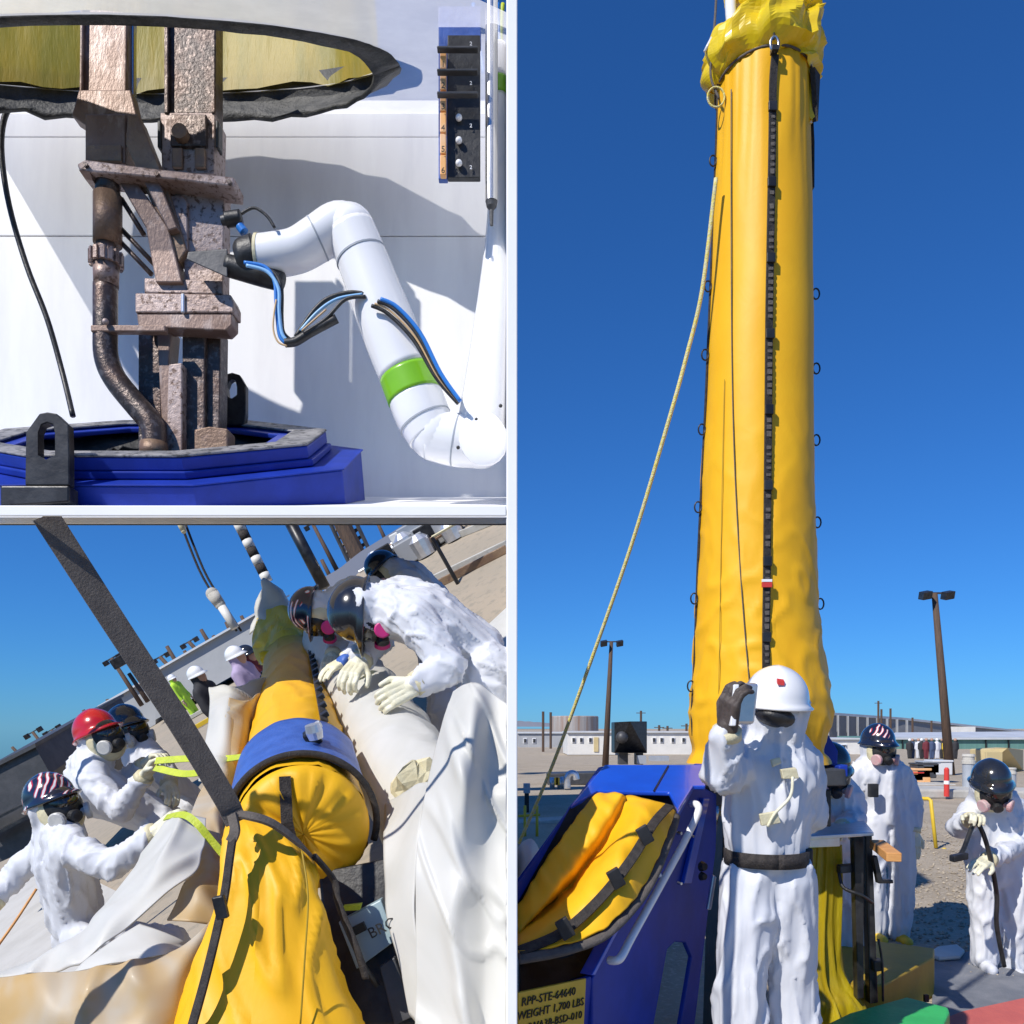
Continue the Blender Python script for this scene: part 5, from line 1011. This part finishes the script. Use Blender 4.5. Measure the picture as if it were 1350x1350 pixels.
J=dict(head=P(484,806,d),neck=P(508,802,d),chest=P(560,812,d+.05),pel=P(628,862,d+.1),sr=P(548,815,d-.18),sl=P(530,785,d+.2),er=P(592,880,d-.25),wr=P(556,898,d-.3),el=P(500,840,d+.3),wl=P(478,868,d+.1),hr=P(640,880,d),hl=P(634,870,d+.28),kr=P(636,985,d),kl=P(630,975,d+.3),ar=P(638,1100,d),al=P(632,1100,d+.3),nr=V((.3,-.8,.3)))
person('worker in a glossy black hard hat bent far over the wrapped tube',J,(D(-1,-.12)+V((0,-.1,0))).normalized(),(D(.35,.9)+V((0,-.35,0))).normalized(),'helmet_black',seed=17,gl=(.95,.95),pink='filter_magenta',voxel=.013,amp=.022,s=1.25)
d=5.1
J=dict(head=P(418,804,d),neck=P(440,800,d),chest=P(490,790,d+.1),pel=P(560,815,d+.3),sr=P(470,805,d-.1),sl=P(462,780,d+.25),er=P(486,852,d-.1),wr=P(462,866,d-.2),el=P(450,836,d+.3),wl=P(440,860,d+.1),hr=P(570,830,d+.3),hl=P(566,825,d+.5),kr=P(585,920,d+.3),kl=P(580,915,d+.5),ar=P(588,1010,d+.3),al=P(582,1010,d+.5))
person('worker in a striped hard hat bent over the tube beside the black hard hat',J,(D(-1,-.15)+V((0,-.1,0))).normalized(),(D(.3,.95)+V((0,-.3,0))).normalized(),'helmet_flag',seed=19,gl=(.35,.35),pink='filter_magenta',amp=.02)
o=MB().ell(P(453,873,4.85),(.05,0,.01),(0,.05,0),(0,0,.045),14,10).noise(.015,(20,20,20)).build('blue_cloth_wad','blue_fabric',smooth=True); tag(o,'crumpled blue cloth wad on the white wrapped tube','cloth')
d=6.6
J=dict(head=P(508,752,d),neck=P(522,752,d),chest=P(545,762,d+.1),pel=P(575,790,d+.2),sr=P(535,770,d-.1),sl=P(530,755,d+.2),er=P(545,800,d),wr=P(530,820,d),el=P(530,790,d+.3),wl=P(520,810,d+.3),hr=P(580,800,d+.1),hl=P(578,795,d+.3),kr=P(588,850,d+.1),kl=P(586,850,d+.3),ar=P(592,910,d+.1),al=P(590,910,d+.3))
person('worker half hidden behind the bent pair, dark hard hat with white band',J,(D(-.7,-.7)).normalized(),(D(-.5,.5)+V((0,-.6,0))).normalized(),'helmet_black',seed=21,gl=(None,None),mask=True)
def bystander(x,y,d,H,label,suit,hat,seed):
    J=Bst(x,y,d,H,RB-FB*.3); t=person(label,J,UB,(RB-FB*.6).normalized(),hat,up=UB,mask=False,suit=suit,gm='skin',gl=(.35,.35),seed=seed,voxel=.03,amp=.01,boots='black_rubber')
    hu=UB; hf=(RB-FB*.6).normalized(); MB().ell(J['head']+hf*.05-hu*.02,hf.cross(hu)*.085,hf*.09,hu*.11,14,10).build('face','skin',t,smooth=True); return t
bystander(258,893,12.5,1.70,'bystander in a dark shirt and white hard hat on the sloping yard','cloth_dark','helmet_white',31)
bystander(309,868,11.5,1.68,'bystander in a lilac shirt and white hard hat near the film bag','cloth_lilac','helmet_white',33)
bystander(324,866,12.2,1.66,'bystander in a maroon shirt and black cap hard hat near the film bag','cloth_maroon','helmet_black',35)
bystander(226,896,27,1.75,'distant figure in a lime high visibility vest on the sloping yard','cloth_hivis','helmet_white',37)
# background of the sloping yard
def hor(x): return 1010-x*(320/560)
def bwall(name,label,cat,x0,x1,top,bot,d,th,m,roof=None,ribs=0):
    t=thing(name,label,cat,P((x0+x1)/2,hor((x0+x1)/2)+bot,d)); q=[P(x0,hor(x0)+bot,d),P(x1,hor(x1)+bot,d),P(x1,hor(x1)-top,d),P(x0,hor(x0)-top,d)]
    MB().prism(q,FB*th).build('wall',m,t)
    if roof: MB().prism([P(x0-2,hor(x0-2)-top,d-.2),P(x1+2,hor(x1+2)-top,d-.2),P(x1+2,hor(x1+2)-top-3,d-.2),P(x0-2,hor(x0-2)-top-3,d-.2)],FB*(th+.5)).build('roof_edge',roof,t)
    for i in range(ribs):
        x=lerp(x0,x1,(i+.5)/ribs); y=hor(x); MB().tube([P(x,y+bot,d-.1),P(x-(top+bot)*.42,y-top+ (top+bot)*.0,d-.1)],.05,6).build('rib','slat_grey',t)
    return t
bwall('long_grey_building','long grey building along the edge of the sloping yard','building',205,352,7,56,34,6,'grey_wall','roof_pale',0)
bwall('long_grey_building','grey building with pale roof behind the red hard hat worker','building',130,205,3,62,36,6,'grey_wall','roof_pale',0)
bwall('far_fence_wall','low tan wall along the sloping skyline at the left edge','wall',-20,132,-14,70,44,2,'gravel_far')
dk=thing('dark_container','dark steel container behind the flag hard hat worker','container',P(30,1100,9)); MB().prism([P(-30,1022,9.5),P(46,984,9.5),P(66,1020,9.5),P(60,1110,9.5),P(-30,1150,9.5)],FB*3).build('body','dark_grey',dk); MB().prism([P(-30,1110,9.3),P(60,1062,9.3),P(61,1066,9.3),P(-30,1115,9.3)],FB*.1).build('rail','black_steel',dk); MB().prism([P(-30,1090,9.3),P(62,1044,9.3),P(62,1047,9.3),P(-30,1094,9.3)],FB*.1).build('rail','black_steel',dk)
MB().prism([P(-30,1018,9.45),P(46,980,9.45),P(47,985,9.45),P(-30,1024,9.45)],FB*3.1).build('roof_edge','dark_grey',dk)
bl_=thing('blue_white_tent','pale blue canopy edge left of the red hard hat worker','canopy',P(75,1005,12)); MB().prism([P(62,1000,12),P(92,965,12),P(98,975,12),P(92,992,12),P(66,1006,12)],FB*.5).build('canvas','cable_lightblue',bl_); MB().prism([P(66,1006,12),P(92,992,12),P(96,1030,12),P(72,1034,12)],FB*.4).build('side_panel','cloth_blue',bl_)
# concrete strips and pipes on the slope
for i,(x0,y0,x1,y1,w_,m,l) in enumerate(((560,775,671,722,9,'concrete','pale concrete channel edge across the upper slope'),(566,782,671,728,5,'rust_tan','rust brown pipe beside the pale concrete channel'),(600,712,671,684,3,'concrete','thin pale concrete strip high on the slope'),(230,960,330,905,7,'concrete','pale concrete curb beyond the dark grey lifting strap'),(235,975,300,938,4,'yellow_paint','yellow striped curb edge beyond the lifting strap'))):
    a,b=bg(x0,y0),bg(x1,y1); dd=(a-EYEV).length; hw_=w_*dd/F*.5; pr=UB.cross((b-a).normalized()); o=MB().prism([a-pr*hw_,b-pr*hw_,b+pr*hw_,a+pr*hw_],UB*.12)
    for v in o.v: v.x=min(v.x,-.03)
    tag(o.build('concrete_channel',m,bevel=.01),l,'curb')
tk=thing('tank_farm_skid','cluster of grey pipework and tanks high on the slope','pipework',bg(555,735))
for i in range(16):
    x=510+i*6+random.uniform(-2,2); y=hor(x)+random.uniform(32,46); b=bg(x,y); h=random.uniform(.25,.6); 
    if i%3==0: MB().lathe([(.18,0),(.2,h),(.1,h+.1)],b,UB,12).build('vessel',['aluminium','pvc_grey','dark_grey'][i%3],tk,smooth=False)
    else: MB().obox(b+UB*h*.5,RB*random.uniform(.12,.3),FB*.2,UB*h*.5).build('cabinet',['pvc_grey','trailer_white','black_steel','grey_wall'][i%4],tk,bevel=.02)
    MB().tube([b+UB*h*.7-RB*.4,b+UB*h*.7+RB*.4],.03,6).build('pipe',['aluminium','rust_tan'][i%2],tk)
tag(MB().prism([bg(560,717),bg(604,692),bg(606,690),bg(566,712)],UB*.45).build('white_canopy_tent','trailer_white'),'white tent roof among the pipework high on the slope','tent')
bar=thing('pipe_barrier','thin dark post with a rail on the upper slope','barrier',bg(602,768)); MB().tube([bg(604,770),bg(604,770)+UB*.75],.03,6).build('post','black_steel',bar); MB().tube([bg(604,770)+UB*.75,bg(604,770)+UB*.75+RB*.45],.02,6).build('rail','cream',bar)
sh=MB().prism([bg(638,836),bg(671,805),bg(671,870),bg(655,880)],UB*.05)
for v in sh.v: v.x=min(v.x,-.03)
tag(sh.build('white_ground_sheet','white_film'),'white sheet lying on the gravel right of the bent workers','sheet')
# tilted poles of the sloping yard
def bpole(name,label,x0,y0,x1,y1,d,r0,r1,lamps=0,m='wood_pole',group=None):
    a,b=P(x0,y0,d),P(x1,y1,d); t=thing(name,label,'pole',a,group); MB().tube([a,b],[r0,r1],8).build('shaft',m,t,smooth=True)
    if lamps:
        rr=(RB).normalized(); MB().obox(b,rr*.36*d/34,FB*.04,UB*.03).build('lamp_bar','dark_grey',t)
        for s in (-1,1): MB().obox(b+rr*s*.3*d/34-UB*.06,rr*.10*d/34,FB*.1,UB*.10*d/34).build('floodlight','black_steel',t,bevel=.02)
    return t
bpole('steel_mast','thick dark mast rising behind the stars and stripes hard hat',428,775,376,676,14,.10,.10,0,'black_steel')
bpole('light_pole','thin light pole with floodlights right of the thick dark mast',447,757,412,690,33,.10,.07,1)
tw2=thing('lattice_tower','grey lattice scaffold tower above the bent workers','tower',P(485,760,26))
for dx in (-14,-5,5,14): MB().tube([P(487+dx,762-dx*.5,26),P(450+dx,684-dx*.5,26)],.07,6).build('leg','dark_grey',tw2)
for j in range(9):
    t=j/8; xx=lerp(487,450,t); yy=lerp(762,684,t); MB().tube([P(xx-14,yy+7,26),P(xx+14,yy-7,26)],.045,6).build('brace','dark_grey',tw2)
    if j<8: x2=lerp(487,450,t+.125); y2=lerp(762,684,t+.125); MB().tube([P(xx-14,yy+7,26),P(x2+14,y2-7,26)],.035,6).build('brace','dark_grey',tw2)
MB().tube([P(486,760,25.8),P(446,680,25.8)],.26,10).build('core_column','wood_pole',tw2)
for i,(x0,y0,x1,y1,d,l) in enumerate(((187,930,147,868,33,1),(195,925,170,888,33,0),(205,918,184,892,33,0),(238,895,211,866,35,1),(240,886,220,852,35,0),(268,867,249,846,36,1),(281,857,265,830,36,0),(308,842,298,820,36,0),(66,995,43,965,44,1),(80,982,68,962,44,1),(30,1000,16,985,44,0),(60,985,54,972,44,0),(545,700,535,684,40,0),(120,955,110,936,40,0),(105,965,96,949,42,0),(150,940,141,922,40,0),(225,898,214,878,38,0),(255,880,243,858,38,0),(292,858,281,838,38,0),(330,836,318,812,38,0),(322,842,312,826,37,0),(440,770,424,738,36,0),(468,752,452,722,38,0),(512,720,498,690,40,0))):
    bpole('light_pole' if l else 'utility_pole',['thin bare pole on the tilted skyline of the sloping yard','thin light pole with floodlights on the tilted skyline'][l],x0,y0,x1,y1,d,.10,.08,l,'wood_pole','poles on the sloping skyline')
t=thing('camera_mast_head','dark camera box on the light pole behind the red hard hat worker','camera',P(158,872,32.5)); MB().obox(P(158,872,32.5),RB*.25,FB*.3,UB*.2).build('housing','black_steel',t,bevel=.03); MB().tube([P(150,880,32.6),P(158,874,32.6)],.05,6).build('bracket','dark_grey',t)
hl=[]
for x in range(430,672,8): hl.append((x,hor(x)-max(0,10*math.sin((x-430)/260*3.1)+4*noise.noise(V((x*.03,2,0))))))
mb=MB().grid([[P(x,y,18.5) for x,y in hl],[P(x,hor(x)+60,18.5) for x,y in hl]]); mb.v=[V((min(v.x,-.05),v.y,v.z)) for v in mb.v]; struct(mb.build('slope_hill','hill',solid=.5))
tag(MB().tube(smoothpath([P(-5,1250,3.6),P(20,1215,3.7),P(48,1172,3.8)],5),.006,6).build('orange_cord','wood_orange',smooth=True),'thin orange cord slanting behind the flag hard hat worker','cord')
dkf=MB().prism([bg(-40,1300),bg(140,1290),bg(160,1180),bg(60,1130),bg(-40,1170)],UB*.03); tag(dkf.build('grey_ground_sheet','tan_deck'),'smooth grey ground sheet under the bending flag hard hat worker','sheet')
